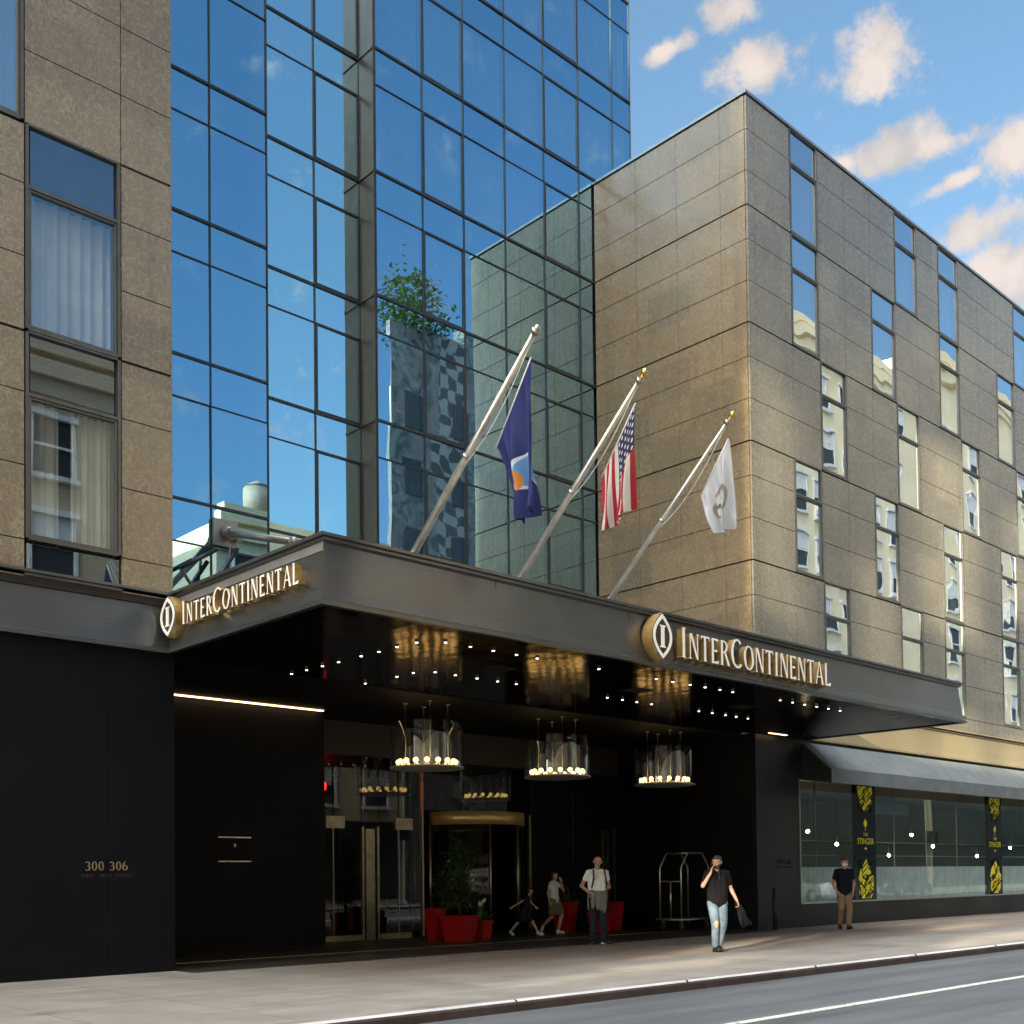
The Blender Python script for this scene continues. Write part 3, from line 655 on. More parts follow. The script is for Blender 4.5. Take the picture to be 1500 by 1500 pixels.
dls = [(10.3, 16.22), (10.3, 15.77), (10.3, 15.31), (10.3, 14.86), (10.29, 14.24), (10.29, 13.79), (10.28, 13.33), (10.3, 12.89)]
dls += [(x, 12.62) for x in (10.62, 11.1, 11.56, 12.04, 12.49, 13.92, 15.4, 15.86, 16.35, 16.79, 17.24, 17.64, 19.21, 19.65, 20.09, 20.53, 20.98, 21.44)]
dls += [(11.79, 16.2), (11.8, 15.31), (11.79, 14.85)]+[(x, 14.57) for x in (12.03, 12.47, 12.96, 13.44, 13.89, 16.3, 16.74, 17.17, 17.62, 19.16, 19.62, 20.09, 20.48, 20.91)]
dm = MB(); dm.tube([(0, 0, -.012), (0, 0, .006)], .030, 12, mi=1); dm.tube([(0, 0, -.014), (0, 0, -.0121)], .020, 12)
d0 = None
for x, y in dls:
    if d0 is None:
        d0 = dm.build('downlight', [M['down'], M['steel']]); d = d0
    else: d = d0.copy(); COL.objects.link(d)
    d.parent = CN; d.location = (x-16.8, y-14, .008)
# flush hammered-metal light panels
for x in (12.4, 15.9, 19.2): part(MB().box(x, x+.55, 13.5, 13.9, 4.794, 4.799), 'access_panel', M['recess'], CN)

# ------------------------------------------------------------------ lettering
def lens_poly(w, h, n=14):
    pts = []
    for i in range(n): a = -1+2*i/n; pts.append((w*(1-a*a), a*h))
    for i in range(n): a = 1-2*i/n; pts.append((-w*(1-a*a), a*h))
    return pts
def ring(cx, cz, rx, rz, ix, iz, a0, a1, n=20):
    q = []
    for i in range(n):
        a = a0+(a1-a0)*i/n; b = a0+(a1-a0)*(i+1)/n
        q.append([(cx+rx*cos(a), cz+rz*sin(a)), (cx+rx*cos(b), cz+rz*sin(b)), (cx+ix*cos(b), cz+iz*sin(b)), (cx+ix*cos(a), cz+iz*sin(a))])
    return q
def bar(x0, z0, x1, z1, t):                                     # horizontal thickness t
    return [(x0-t/2, z0), (x0+t/2, z0), (x1+t/2, z1), (x1-t/2, z1)]
def glyph(ch):
    t, s, f = .125, .055, .045
    sr = lambda x, z, w=.11: [(x-w, z), (x+w, z), (x+w*.6, z+(s*.8 if z < .5 else -s*.8)), (x-w*.6, z+(s*.8 if z < .5 else -s*.8))]
    if ch == 'I': return .24, [bar(.12, 0, .12, 1, t), sr(.12, 0), sr(.12, 1)]
    if ch == 'N': return .60, [bar(.09, 0, .09, 1, s), bar(.52, 0, .52, 1, s), [(.06, 1), (.20, 1), (.55, 0), (.45, 0)], sr(.09, 0, .08), sr(.52, 1, .08)]
    if ch == 'T': return .54, [bar(.27, 0, .27, .95, t), [(.02, .93), (.52, .93), (.52, 1), (.02, 1)], sr(.27, 0), [(.02, .84), (.05, .84), (.07, .93), (.02, .93)], [(.49, .84), (.52, .84), (.52, .93), (.47, .93)]]
    if ch == 'E': return .46, [bar(.10, 0, .10, 1, t), [(.16, 0), (.42, 0), (.44, .13), (.16, .06)], [(.16, 1), (.16, .94), (.41, .88), (.41, 1)], [(.16, .48), (.36, .46), (.36, .56), (.16, .54)]]
    if ch == 'L': return .46, [bar(.10, 0, .10, 1, t), [(.16, 0), (.44, 0), (.47, .16), (.16, .06)], sr(.10, 1, .10)]
    if ch == 'A': return .60, [[(.02, 0), (.09, 0), (.30, .93), (.27, 1)], [(.27, 1), (.34, 1), (.60, 0), (.46, 0)], [(.15, .30), (.43, .30), (.42, .36), (.17, .36)]]
    if ch == 'C': return .62, ring(.36, .5, .35, .52, .22, .45, radians(48), radians(312), 24)
    if ch == 'O': return .66, ring(.33, .5, .33, .51, .20, .45, 0, 2*pi, 26)
    if ch == 'R': return .54, [bar(.10, 0, .10, 1, t), sr(.10, 0, .09)]+ring(.16, .74, .28, .26, .17, .20, -pi/2, pi/2, 10)+[[(.22, .5), (.34, .5), (.58, 0), (.44, 0)]]
    return .3, []
def brand_sign(name, label, origin, ax, out, width, H, small, emb_w, emb_h, emb_gap, dep, edep, reverse=False):
    """lettering along ax, standing off along out"""
    o = Vector(origin); root = empty(name, tuple(o), label, 'sign')
    fn = lambda a, b, c: tuple(o+ax*a+Vector((0, 0, b))+out*c)
    # emblem: pointed oval disc, white outline, white serif I
    def lensm(nm, w, h, d0, d1, m0, m1):
        mb = MB(); mb.prism([(x-emb_gap, z+H*.5) for x, z in lens_poly(w, h)], d1, d0, 0, 1, fn); mb.build(nm, [m0, m1], root)
    dark = pb('bronze emblem face', (.09, .065, .04), .4, .6)
    lensm('emblem_body', emb_w*1.0, emb_h*1.0, 0, edep, dark, M['brass'])
    rg = MB(); L1 = lens_poly(emb_w*.92, emb_h*.93); L2 = lens_poly(emb_w*.72, emb_h*.76); n = len(L1)
    for i in range(n):
        j = (i+1) % n
        rg.prism([(L1[i][0]-emb_gap, L1[i][1]+H*.5), (L1[j][0]-emb_gap, L1[j][1]+H*.5), (L2[j][0]-emb_gap, L2[j][1]+H*.5), (L2[i][0]-emb_gap, L2[i][1]+H*.5)], edep+.012, edep+.001, 0, 0, fn)
    rg.build('emblem_ring', M['white'], root)
    ii = MB(); w = emb_w*.15; hh = emb_h*.46; cz = H*.5; cx = -emb_gap
    for k, pl in enumerate(([(cx-w, cz-hh), (cx+w, cz-hh), (cx+w, cz+hh), (cx-w, cz+hh)], [(cx-w*2.0, cz-hh), (cx+w*2.0, cz-hh), (cx+w, cz-hh*.82), (cx-w, cz-hh*.82)], [(cx-w*2.0, cz+hh), (cx+w*2.0, cz+hh), (cx+w, cz+hh*.82), (cx-w, cz+hh*.82)])):
        ii.prism(pl, edep+.014+.0015*k, edep+.001, 0, 0, fn)
    ii.build('emblem_letter', M['white'], root)
    word = 'INTERCONTINENTAL'; big = {0, 5}
    xs = []; x = 0
    for i, ch in enumerate(word):
        sc = H if i in big else H*small; wd, q = glyph(ch); xs.append((x, sc, ch)); x += (wd+.13)*sc*(.96 if i else 1)
    k = width/(x-.13*H*small)
    for (gx, sc, ch) in xs:
        mb = MB(); wd, q = glyph(ch)
        for j, pl in enumerate(q):
            mb.prism([((gx+px_*sc)*k, pz*sc) for px_, pz in pl], dep+.0012*(j % 5)+.0003*j, .03+.0002*j, 0, 1, fn)
        mb.build('letter', [M['white'], M['brass']], root)
    return root
brand_sign('hotel_sign', 'long white and brass hotel lettering with oval emblem on the canopy street face', (15.0, 11.895, 4.985), Vector((1, 0, 0)), Vector((0, -1, 0)), 4.62, .50, .86, .26, .39, .58, .15, .22)
brand_sign('hotel_sign', 'shorter hotel lettering with oval emblem on the left end of the canopy', (8.03, 15.36, 5.11), Vector((0, -1, 0)), Vector((-1, 0, 0)), 3.1, .34, .82, .24, .31, .36, .14, .18)
def text_mesh(s, size, mat, depth, M4, name='letters', parent=None, spacing=1.0, sx=1.0):
    cu = bpy.data.curves.new('t', 'FONT'); cu.body = s; cu.size = size; cu.extrude = depth; cu.align_x = 'CENTER'; cu.space_character = spacing
    ob = bpy.data.objects.new('t', cu); COL.objects.link(ob)
    bpy.context.view_layer.update()
    me = bpy.data.meshes.new_from_object(ob.evaluated_get(bpy.context.evaluated_depsgraph_get()))
    COL.objects.unlink(ob); bpy.data.objects.remove(ob)
    me.name = name; me.transform(Matrix.Diagonal((sx, 1, 1, 1))); me.transform(M4); me.materials.clear(); me.materials.append(mat)
    o = bpy.data.objects.new(name, me); COL.objects.link(o)
    if parent: setpar(o, parent)
    return o
def digit(d):
    if d == '0': return .56, ring(.28, .5, .26, .5, .14, .44, 0, 2*pi, 22)
    if d == '3': return .52, ring(.22, .73, .24, .27, .11, .22, radians(-90), radians(150), 14)+ring(.22, .27, .27, .29, .14, .23, radians(-150), radians(90), 14)
    if d == '6': return .54, ring(.27, .31, .26, .31, .14, .25, 0, 2*pi, 20)+ring(.40, .42, .39, .58, .27, .54, radians(95), radians(175), 10)
    return .3, []
def number_sign(label, x, z, H, y, mat, sub=True):
    root = empty('address_sign', (x, y, z), label, 'sign', None)
    cx = x
    for ch in '300 306':
        if ch == ' ': cx += .33*H*1.6; continue
        wd, q = digit(ch); mb = MB()
        for j, pl in enumerate(q): mb.prism([(cx+a*H*1.15, z+b*H) for a, b in pl], y-.012-.0004*(j % 7), y-.001)
        mb.build('numeral', mat, root); cx += (wd+.1)*H*1.15
    if sub:
        m4 = Matrix.Translation((x+(cx-x)/2, y-.004, z-.10)) @ Matrix.Rotation(pi/2, 4, 'X')
        text_mesh('WEST  44TH  STREET', .075, pb('dark letter', (.055, .05, .045), .4, .5), .003, m4, 'street_name', root, 1.0, 1.1)
number_sign('dull gold house numbers on the black wall at far left', 6.72, 1.52, .13, FY+.02, M['dim_gold'])
number_sign('faint house numbers on the dark wall beside the restaurant window', 24.12, 1.60, .13, FY+.02, pb('dark bronze numerals', (.06, .05, .038), .4, .5))
PQ = empty('wall_plaque', (11.08, 19.48, 1.95), 'small black plaque with silver lines on the dark recess wall', 'plaque')
part(MB().box(10.73, 11.43, 19.475, 19.495, 1.72, 2.17), 'plate', M['black'], PQ)
part(MB().box(10.73, 11.43, 19.468, 19.476, 2.165, 2.185).box(10.73, 11.43, 19.468, 19.476, 1.705, 1.725), 'silver_line', M['pole'], PQ)
part(MB().sphere((11.08, 19.47, 2.02), .03, sc=(.8, .3, 1.2)), 'emblem', M['pole'], PQ)

# ------------------------------------------------------------------ chandeliers
def chandelier(x, y, label):
    root = empty('chandelier', (x, y, 4.78), label, 'chandelier', 'chandeliers under the canopy')
    R = .72; zb = 3.52
    dm = MB(); n = 40
    for (z0, z1, r) in ((zb, zb+.86, R),):
        dm.add([(x+r*cos(2*pi*k/n), y+r*sin(2*pi*k/n), z0) for k in range(n)]+[(x+r*cos(2*pi*k/n), y+r*sin(2*pi*k/n), z1) for k in range(n)], [(k, (k+1) % n, n+(k+1) % n, n+k) for k in range(n)], 0, True)
    part(dm, 'glass_drum', M['drum'], root)
    part(MB().tube([(x, y, zb-.02), (x, y, zb+.005)], R+.01, 40), 'base_plate', pb('pale metal base', (.8, .74, .6), .3, .4), root)
    for a in (.25, .75, 1.25, 1.75):
        a = a*pi+.25
        part(MB().tube([(x+.42*cos(a), y+.42*sin(a), zb), (x+.42*cos(a), y+.42*sin(a), 4.78)], .012, 6).tube([(x+.42*cos(a), y+.42*sin(a), 4.765), (x+.42*cos(a), y+.42*sin(a), 4.784)], .05, 10), 'rod', M['steel'], root)
    part(MB().tube([(x, y, zb+.02), (x, y, zb+.035)], .50, 30), 'lamp_tray', M['brass'], root)
    for k in range(16):
        a = 2*pi*k/16+.1; part(MB().sphere((x+.56*cos(a), y+.56*sin(a), zb+.11), .052, 10, 7).tube([(x+.56*cos(a), y+.56*sin(a), zb), (x+.56*cos(a), y+.56*sin(a), zb+.06)], .02, 8, mi=1), 'bulb', [M['bulb'], M['brass']], root)
chandelier(14.12, 17.38, 'glass drum chandelier hanging nearest the glass doors, leftmost of the three')
chandelier(17.70, 17.30, 'middle of the three glass drum chandeliers, hanging in front of the revolving door side')
chandelier(21.30, 17.25, 'glass drum chandelier hanging nearest the restaurant side, rightmost of the three')

# ------------------------------------------------------------------ flags
def flag_mat(kind):
    m, t = newmat(kind+' flag cloth'); h = T(t); uv = h.n('ShaderNodeTexCoord').outputs['UV']; sp = h.n('ShaderNodeSeparateXYZ', {0: uv}); u, v = sp.outputs[0], sp.outputs[1]
    def ell(cx, cy, rx, ry): return h.m('LESS_THAN', h.m('ADD', h.m('POWER', h.m('ABSOLUTE', h.m('DIVIDE', h.m('SUBTRACT', u, cx), rx)), 2.0), h.m('POWER', h.m('ABSOLUTE', h.m('DIVIDE', h.m('SUBTRACT', v, cy), ry)), 2.0)), 1.0)
    if kind == 'striped':
        st_ = h.m('GREATER_THAN', h.m('FRACT', h.m('MULTIPLY', v, 6.5)), .5); col = h.mix(st_, (.42, .018, .03), (.78, .75, .72))
        can = h.m('MULTIPLY', h.m('LESS_THAN', u, .42), h.m('GREATER_THAN', v, .46))
        fu = h.m('SUBTRACT', h.m('FRACT', h.m('MULTIPLY', u, 14.0)), .5); fv = h.m('SUBTRACT', h.m('FRACT', h.m('MULTIPLY', v, 11.0)), .5)
        star = h.m('LESS_THAN', h.m('ADD', h.m('MULTIPLY', fu, fu), h.m('MULTIPLY', fv, fv)), .055)
        col = h.mix(can, col, h.mix(star, (.018, .022, .09), (.8, .8, .8)))
    elif kind == 'blue':
        col = h.mix(ell(.55, .5, .15, .24), (.013, .024, .15), (.62, .70, .80)); col = h.mix(ell(.55, .54, .13, .16), col, (.12, .30, .62))
        col = h.mix(ell(.60, .40, .09, .07), col, (.62, .24, .04)); col = h.mix(ell(.50, .66, .05, .05), col, (.7, .55, .1)); col = h.mix(ell(.55, .22, .2, .03), col, (.75, .76, .8))
    else:
        col = h.mix(ell(.5, .5, .22, .34), (.60, .63, .68), (.30, .29, .26)); col = h.mix(ell(.5, .5, .16, .26), col, (.62, .62, .62))
        col = h.mix(h.m('MULTIPLY', h.m('LESS_THAN', h.m('ABSOLUTE', h.m('SUBTRACT', u, .5)), .035), h.m('LESS_THAN', h.m('ABSOLUTE', h.m('SUBTRACT', v, .5)), .17)), col, (.16, .15, .14))
    w = h.noise(h.n('ShaderNodeMapping', {'Vector': uv, 'Scale': (200, 200, 1)}).outputs[0], 1, 2)
    col = h.mix(h.ramp(w, .3, .7, 0, .12), col, (.05, .05, .05))
    p = h.n('ShaderNodeBsdfPrincipled', {'Base Color': col, 'Roughness': .8}); tr = h.n('ShaderNodeBsdfTranslucent', {'Color': col})
    h.out(h.n('ShaderNodeMixShader', {0: .3, 1: p.outputs[0], 2: tr.outputs[0]}).outputs[0]); return m
def on_x(px_, py_, X):
    d = fw+rt*((px_-750)/FPX)-up*((py_-1242.37)/FPX); t = X/d.x; return Vector((X, d.y*t, 1.37+d.z*t))
def flagpole(X, foot, tip, r, label, ball):
    A = Vector((X, foot[0], foot[1])); B = Vector((X, tip[0], tip[1])); A2 = A-(B-A).normalized()*.35
    root = empty('flagpole', tuple(A), label, 'flagpole', 'flagpoles on the canopy')
    part(MB().tube([A2, A+(B-A)*.5, B], [r, r*.9, r*.62], 14), 'pole', M['pole'], root)
    part(MB().tube([A2-(B-A).normalized()*.05, A2+(B-A).normalized()*.25], r*1.7, 12).box(X-.1, X+.1, A2.y-.12, A2.y+.12, 5.62, 5.66), 'foot_bracket', M['steel'], root)
    d = (B-A).normalized()
    t = MB().tube([B, B+d*.05], r*1.1, 12); part(t, 'truck', M['steel'], root); part(MB().tube([A+(B-A)*.46-d*.02, A+(B-A)*.46+d*.02], r*1.15, 12), 'joint_collar', M['steel'], root)
    if ball: part(MB().tube([B+d*.05, B+d*.10], .015, 8).sphere(B+d*.15+Vector((0, 0, 0)), .052, 14, 10), 'finial', M['gold'], root)
    else: part(MB().sphere(B+d*.06, .045, 12, 8), 'finial', M['steel'], root)
    # halyard
    hp = MB(); P = A+(B-A)*.97; Q = A+(B-A)*.42
    pts = [P+(Q-P)*(i/12)+Vector((0, 0, -.16*sin(pi*i/12)-.04)) for i in range(13)]
    hp.tube(pts, .006, 5); part(hp, 'halyard', M['whitepaint'], root)
def flag(X, TH, BH, FT, FB, mat, label, seed, fold=.10, cat='flag'):
    c = [on_x(*p, X) for p in (TH, BH, FT, FB)]; rr = random.Random(seed); nu, nv = 64, 46
    me = bpy.data.meshes.new('flag'); vs = []; uvs = []
    for j in range(nv+1):
        v = j/nv
        for i in range(nu+1):
            u = i/nu
            top = c[0].lerp(c[2], u); bot = c[1].lerp(c[3], u)
            p = bot.lerp(top, v)
            k = u**.7
            sag = -.10*sin(pi*v)*sin(pi*u)
            w = fold*k*(sin(v*9.5+u*1.6+seed)+.5*sin(v*19+u*3+seed*2)+.3*sin(v*31-u*4))
            p = p+Vector((w, .22*fold*k*cos(v*14+u*2), sag+.25*w*u*.6))
            vs.append(p)
    fs = [(j*(nu+1)+i, j*(nu+1)+i+1, (j+1)*(nu+1)+i+1, (j+1)*(nu+1)+i) for j in range(nv) for i in range(nu)]
    me.from_pydata([tuple(p) for p in vs], [], fs); me.materials.append(mat)
    ul = me.uv_layers.new(name='UVMap')
    for poly in me.polygons:
        poly.use_smooth = True
        for li in poly.loop_indices:
            vi = me.loops[li].vertex_index; ul.data[li].uv = ((vi % (nu+1))/nu, (vi//(nu+1))/nv)
    o = bpy.data.objects.new('flag', me); COL.objects.link(o); tag(o, label, cat)
    e = MB(); e.tube([c[1]+Vector((0, .01, 0)), c[0]+Vector((0, .01, 0))], .012, 6); e.build('hoist_edge', M['whitepaint'], o)
    return o
flagpole(9.74, (12.2, 5.87), (9.82, 8.04), .055, 'longest looking metal flagpole leaning out at the left with silver cap', False)
flagpole(11.75, (12.2, 5.85), (9.86, 8.03), .05, 'middle metal flagpole with gold ball leaning out over the canopy', True)
flagpole(13.79, (12.2, 5.89), (9.90, 8.02), .042, 'thin metal flagpole with gold ball at the right of the canopy poles', True)
flag(9.74, (779, 523), (728, 655), (788, 742), (766, 768), flag_mat('blue'), 'dark blue state flag with coloured crest hanging limp from the left pole', 1, .13)
flag(11.75, (932, 590), (882, 700), (924, 745), (884, 782), flag_mat('striped'), 'red white and blue stars and stripes flag on the middle pole', 2.6, .075)
flag(13.79, (1068, 642), (1027, 727), (1075, 772), (1050, 782), flag_mat('pale'), 'pale grey white house flag with a small emblem on the right pole', 4, .10)

# strut hardware on the canopy roof
ST = empty('canopy_tie_rod', (11.76, 21.0, 8.54), 'thick grey metal tie rod with bolted wall bracket above the left end of the canopy', 'tie rod')
part(MB().box(11.5, 12.05, 21.0, 21.06, 8.25, 8.8), 'wall_plate', M['boxy'], ST)
part(MB().tube([(11.76, 21.0, 8.54), (11.76, 20.7, 8.45)], .13, 12).tube([(12.0, 21.0, 8.5), (12.0, 20.8, 8.43)], .09, 10), 'bracket', M['boxy'], ST)
part(MB().tube([(11.76, 20.9, 8.52), (11.76, 20.0, 8.24), (11.76, 18.42, 7.76)], [.10, .07, .07], 12), 'rod', M['boxy'], ST)
part(MB().sphere((11.76, 18.42, 7.76), .11).tube([(11.76, 18.42, 7.76), (11.76, 16.3, 6.9), (11.76, 13.2, 5.65)], .035, 8), 'clevis', M['boxy'], ST)
BR = empty('steel_brace', (10.6, 20.5, 5.62), 'thin black steel bracing frame on the canopy roof against the blue glass', 'brace')
part(MB().tube([(10.55, 20.6, 7.50), (11.35, 20.6, 8.02)], .045, 8).tube([(10.55, 20.6, 7.50), (11.15, 20.6, 6.75), (11.6, 20.6, 6.2)], .035, 8), 'left_brace', M['mullion'], BR)
part(MB().tube([(11.75, 20.5, 8.08), (11.1, 20.5, 7.1), (10.7, 20.5, 6.5)], .05, 8).tube([(11.6, 20.5, 8.08), (11.5, 20.5, 7.3), (11.5, 20.5, 6.2)], .03, 8), 'right_brace', M['mullion'], BR)
part(MB().box(10.45, 12.6, 20.4, 20.65, 5.62, 5.72), 'sole_plate', M['mullion'], BR)

# ------------------------------------------------------------------ awning and decals
AW = empty('awning', (25.2, FY, 4.7), 'long grey fabric awning with straight valance over the restaurant window', 'awning')
a = MB(); x0, x1 = 25.22, 62
a.add([(x0, 15.93, 4.70), (x1, 15.93, 4.70), (x1, 15.12, 3.98), (x0, 15.12, 3.98), (x0, 15.93, 4.67), (x1, 15.93, 4.67), (x1, 15.15, 3.96), (x0, 15.15, 3.96)], [(0, 1, 2, 3), (4, 5, 6, 7), (0, 3, 7, 4)])
part(a, 'sloped_cover', M['awning'], AW)
part(MB().box(x0, x1, 15.105, 15.12, 3.62, 3.975), 'valance', M['awning'], AW)
part(MB().prism([(15.12, 3.64), (15.12, 3.96), (15.93, 4.66), (15.93, 3.9)], x0+.004, x0+.02, fn=lambda p, q, r: (r, p, q)), 'cheek', M['awnside'], AW)
part(MB().tube([(x0+.05, 15.16, 3.64), (x1, 15.16, 3.64)], .018, 6), 'front_bar', M['mullion'], AW)
def decal(xc, label, seed):
    y = FY+.018; root = empty('window_decal', (xc, y, .62), label, 'decal', None); rr = random.Random(seed)
    def cluster(z0, z1, w, nm, pointed):
        """pointed block of yellow vinyl cut up by dark slanted slashes"""
        H_ = z1-z0
        if pointed == 'both': pl = [(-w*.55, 0), (w*.60, 0), (w*.85, .10), (w*.95, .30), (w, .55), (w*.72, .60), (w*.70, .78), (w*.35, .82), (.02, 1), (-w*.4, .84), (-w*.78, .72), (-w, .50), (-w*.85, .42), (-w*.95, .12)]
        else: pl = [(-.1*w, 0), (w*.45, .12), (w*.85, .35), (w*.8, .6), (w, .75), (w*.95, 1), (-w, 1), (-w*.92, .7), (-w*.7, .5), (-w*.75, .34)]
        mb = MB(); mb.prism([(xc+a, z0+b*H_) for a, b in pl], y-.002, y); o = mb.build(nm, M['yellow'], root)
        dk = MB(); k = 0
        for i in range(int(46*H_)):
            cx = xc+rr.uniform(-w*.85, w*.85); cz = z0+rr.uniform(.04, .96)*H_; L = rr.uniform(.05, .16); sgn = rr.choice((1, 1, 1, -1)); t = rr.uniform(.010, .026)
            if rr.random() < .25: q = [(cx-t, cz-L*.7), (cx+t, cz-L*.7), (cx+t, cz+L*.7), (cx-t, cz+L*.7)]
            else: q = [(cx-L, cz-L*.62*sgn-t), (cx+L, cz+L*.62*sgn-t), (cx+L, cz+L*.62*sgn+t), (cx-L, cz-L*.62*sgn+t)]
            q = [(max(xc-w*1.02, min(xc+w*1.02, a)), b) for a, b in q]
            dk.prism(q, y-.0025-.0002*i, y-.0021)
        dk.build('slashes', M['black'], o)
    cluster(.66, 1.74, .40, 'lower_motif', 'both'); cluster(3.02, 3.72, .40, 'upper_motif', 'top')
    ic = MB(); ic.prism([(xc-.05, 2.62), (xc+.05, 2.62), (xc+.10, 2.72), (xc, 2.84), (xc-.10, 2.72)], y-.003, y); ic.prism([(xc-.012, 2.50), (xc+.012, 2.50), (xc+.012, 2.62), (xc-.012, 2.62)], y-.003, y)
    ic.prism([(xc-.07, 2.02), (xc, 1.98), (xc+.07, 2.02), (xc, 2.06)], y-.003, y)
    ic.build('bee_mark', M['yellow'], root)
    rx = Matrix.Rotation(pi/2, 4, 'X')
    text_mesh('THE', .13, M['yellow'], .001, Matrix.Translation((xc, y-.003, 2.36)) @ rx, 'word', root)
    text_mesh('STINGER', .235, M['yellow'], .001, Matrix.Translation((xc, y-.003, 2.14)) @ rx, 'word', root, 1.0, .95)
decal(28.41, 'bright yellow geometric decal strip on the restaurant glass right beside the masked man', 3)
decal(36.52, 'bright yellow geometric decal strip on the restaurant glass near the right edge', 5)
tag(MB().box(29.25, 31.4, FY+.30, FY+.36, 3.02, 3.34).build('menu_board', pb('pale blue board', (.16, .21, .27), .5)), 'pale blue panel hanging inside the restaurant window just under the awning', 'board')

# ------------------------------------------------------------------ street things
bo = MB().tube([(23.55, 15.72, 0), (23.55, 15.72, 1.0)], .055, 14).sphere((23.55, 15.72, 1.0), .055, 14, 8, sc=(1, 1, .5)).tube([(23.55, 15.72, 0.001), (23.55, 15.72, .03)], .085, 14)
tag(bo.build('bollard', M['rubber'], origin=(23.55, 15.72, 0)), 'slim black bollard standing by the dark wall beside the luggage trolley', 'bollard')
CT = empty('luggage_cart', (22.2, 17.5, 0), 'chrome birdcage luggage trolley standing behind the man on the phone', 'luggage trolley')
cx0, cx1, cy0, cy1 = 21.75, 22.85, 17.15, 17.80
part(MB().box(cx0-.08, cx1+.08, cy0-.06, cy1+.06, .25, .31), 'platform', pb('trolley carpet', (.05, .045, .05), .6), CT)
part(MB().tube([(cx0-.09, cy0-.07, .28), (cx1+.09, cy0-.07, .28), (cx1+.09, cy1+.07, .28), (cx0-.09, cy1+.07, .28)], .022, 8, closed=True), 'bumper', M['pole'], CT)
for y in (cy0, cy1):
    part(MB().tube([(cx0, y, .3), (cx0, y, 1.5), (cx0+.02, y, 1.56), (cx0+.24, y, 1.86), (cx0+.30, y, 1.89), (cx1-.30, y, 1.89), (cx1-.24, y, 1.86), (cx1-.02, y, 1.56), (cx1, y, 1.5), (cx1, y, .3)], .019, 8), 'hoop', M['pole'], CT)
part(MB().tube([(cx0+.30, cy0, 1.89), (cx0+.30, cy1, 1.89)], .016, 8).tube([(cx1-.30, cy0, 1.89), (cx1-.30, cy1, 1.89)], .016, 8).tube([(cx0+.5, cy0, 1.88), (cx0+.5, cy1, 1.88)], .014, 8), 'cross_bar', M['pole'], CT)
part(MB().tube([(cx0, (cy0+cy1)/2, .3), (cx0, (cy0+cy1)/2, 1.2)], .019, 8).tube([(cx0, cy0, 1.2), (cx0, cy1, 1.2)], .014, 8), 'end_rail', M['pole'], CT)
for x in (cx0+.05, cx1-.05):
    for y in (cy0+.05, cy1-.05):
        w = part(MB().tube([(x, y-.022, .095), (x, y+.022, .095)], .09, 16), 'wheel', M['rubber'], CT); MB().box(x-.02, x+.02, y-.035, y+.035, .10, .25).build('caster', M['steel'], w)

def planter(x, y, w, hgt, label, rz=.3):
    root = empty('planter', (x, y, 0), label, 'planter', None)
    m = MB(); b, t = w*.36, w*.5; th = .025
    def rr_(h, z): return [Vector((x, y, z))+Matrix.Rotation(rz, 3, 'Z') @ Vector((sx*h, sy*h, 0)) for sx, sy in ((-1, -1), (1, -1), (1, 1), (-1, 1))]
    A, B, C_, D = rr_(b, .01), rr_(t, hgt), rr_(t-th, hgt), rr_(t-th*1.6, hgt-.06)
    m.add(A+B+C_+D, [(0, 1, 2, 3)]+[(i+4*k, (i+1) % 4+4*k, (i+1) % 4+4*(k+1), i+4*(k+1)) for k in range(3) for i in range(4)])
    part(m, 'pot', M['red'], root)
    part(MB().add(rr_(t-th*1.2, hgt-.05), [(0, 1, 2, 3)]), 'soil', M['soil'], root)
    return root
def leafblade(mb, p, d, L, w, droop, mi=0):
    p = Vector(p); d = Vector(d).normalized(); s = d.cross(Vector((0, 0, 1)))
    if s.length < .05: s = Vector((1, 0, 0))
    s.normalize(); pts = []
    n = 4
    for i in range(n+1):
        t = i/n; q = p+d*L*t+Vector((0, 0, -droop*t*t)); ww = w*sin(pi*min(.98, .08+t*.92))
        pts += [q-s*ww, q+s*ww]
    mb.add(pts, [(2*i, 2*i+1, 2*i+3, 2*i+2) for i in range(n)], mi, True)
def lily(x, y, z, label, fl=True):
    rr = random.Random(int(x*10)); lv = MB()
    for i in range(90):
        a = rr.uniform(0, 2*pi); e = rr.uniform(.3, 1.3)
        leafblade(lv, (x+rr.uniform(-.08, .08), y+rr.uniform(-.08, .08), z), (cos(a)*cos(e), sin(a)*cos(e), sin(e)), rr.uniform(.30, .52), rr.uniform(.028, .05), rr.uniform(.08, .28))
    o = lv.build('flowering_plant' if fl else 'leafy_plant', M['leaf'], recalc=False); tag(o, label, 'plant')
    if fl:
        for i in range(7):
            a = rr.uniform(0, 2*pi); r = rr.uniform(.03, .2); h = rr.uniform(.32, .44); P = Vector((x+r*cos(a), y+r*sin(a), z+h)); fm = MB()
            fm.tube([(x+r*.3*cos(a), y+r*.3*sin(a), z), P], .006, 5, mi=1); leafblade(fm, P-Vector((0, 0, .02)), (cos(a)*.4, sin(a)*.4, 1), .12, .04, .0, 0); leafblade(fm, P, (.9, -.4, .5), .08, .03, .02, 0)
            fm.build('flower', [M['petal'], M['leaf']], o, recalc=False)
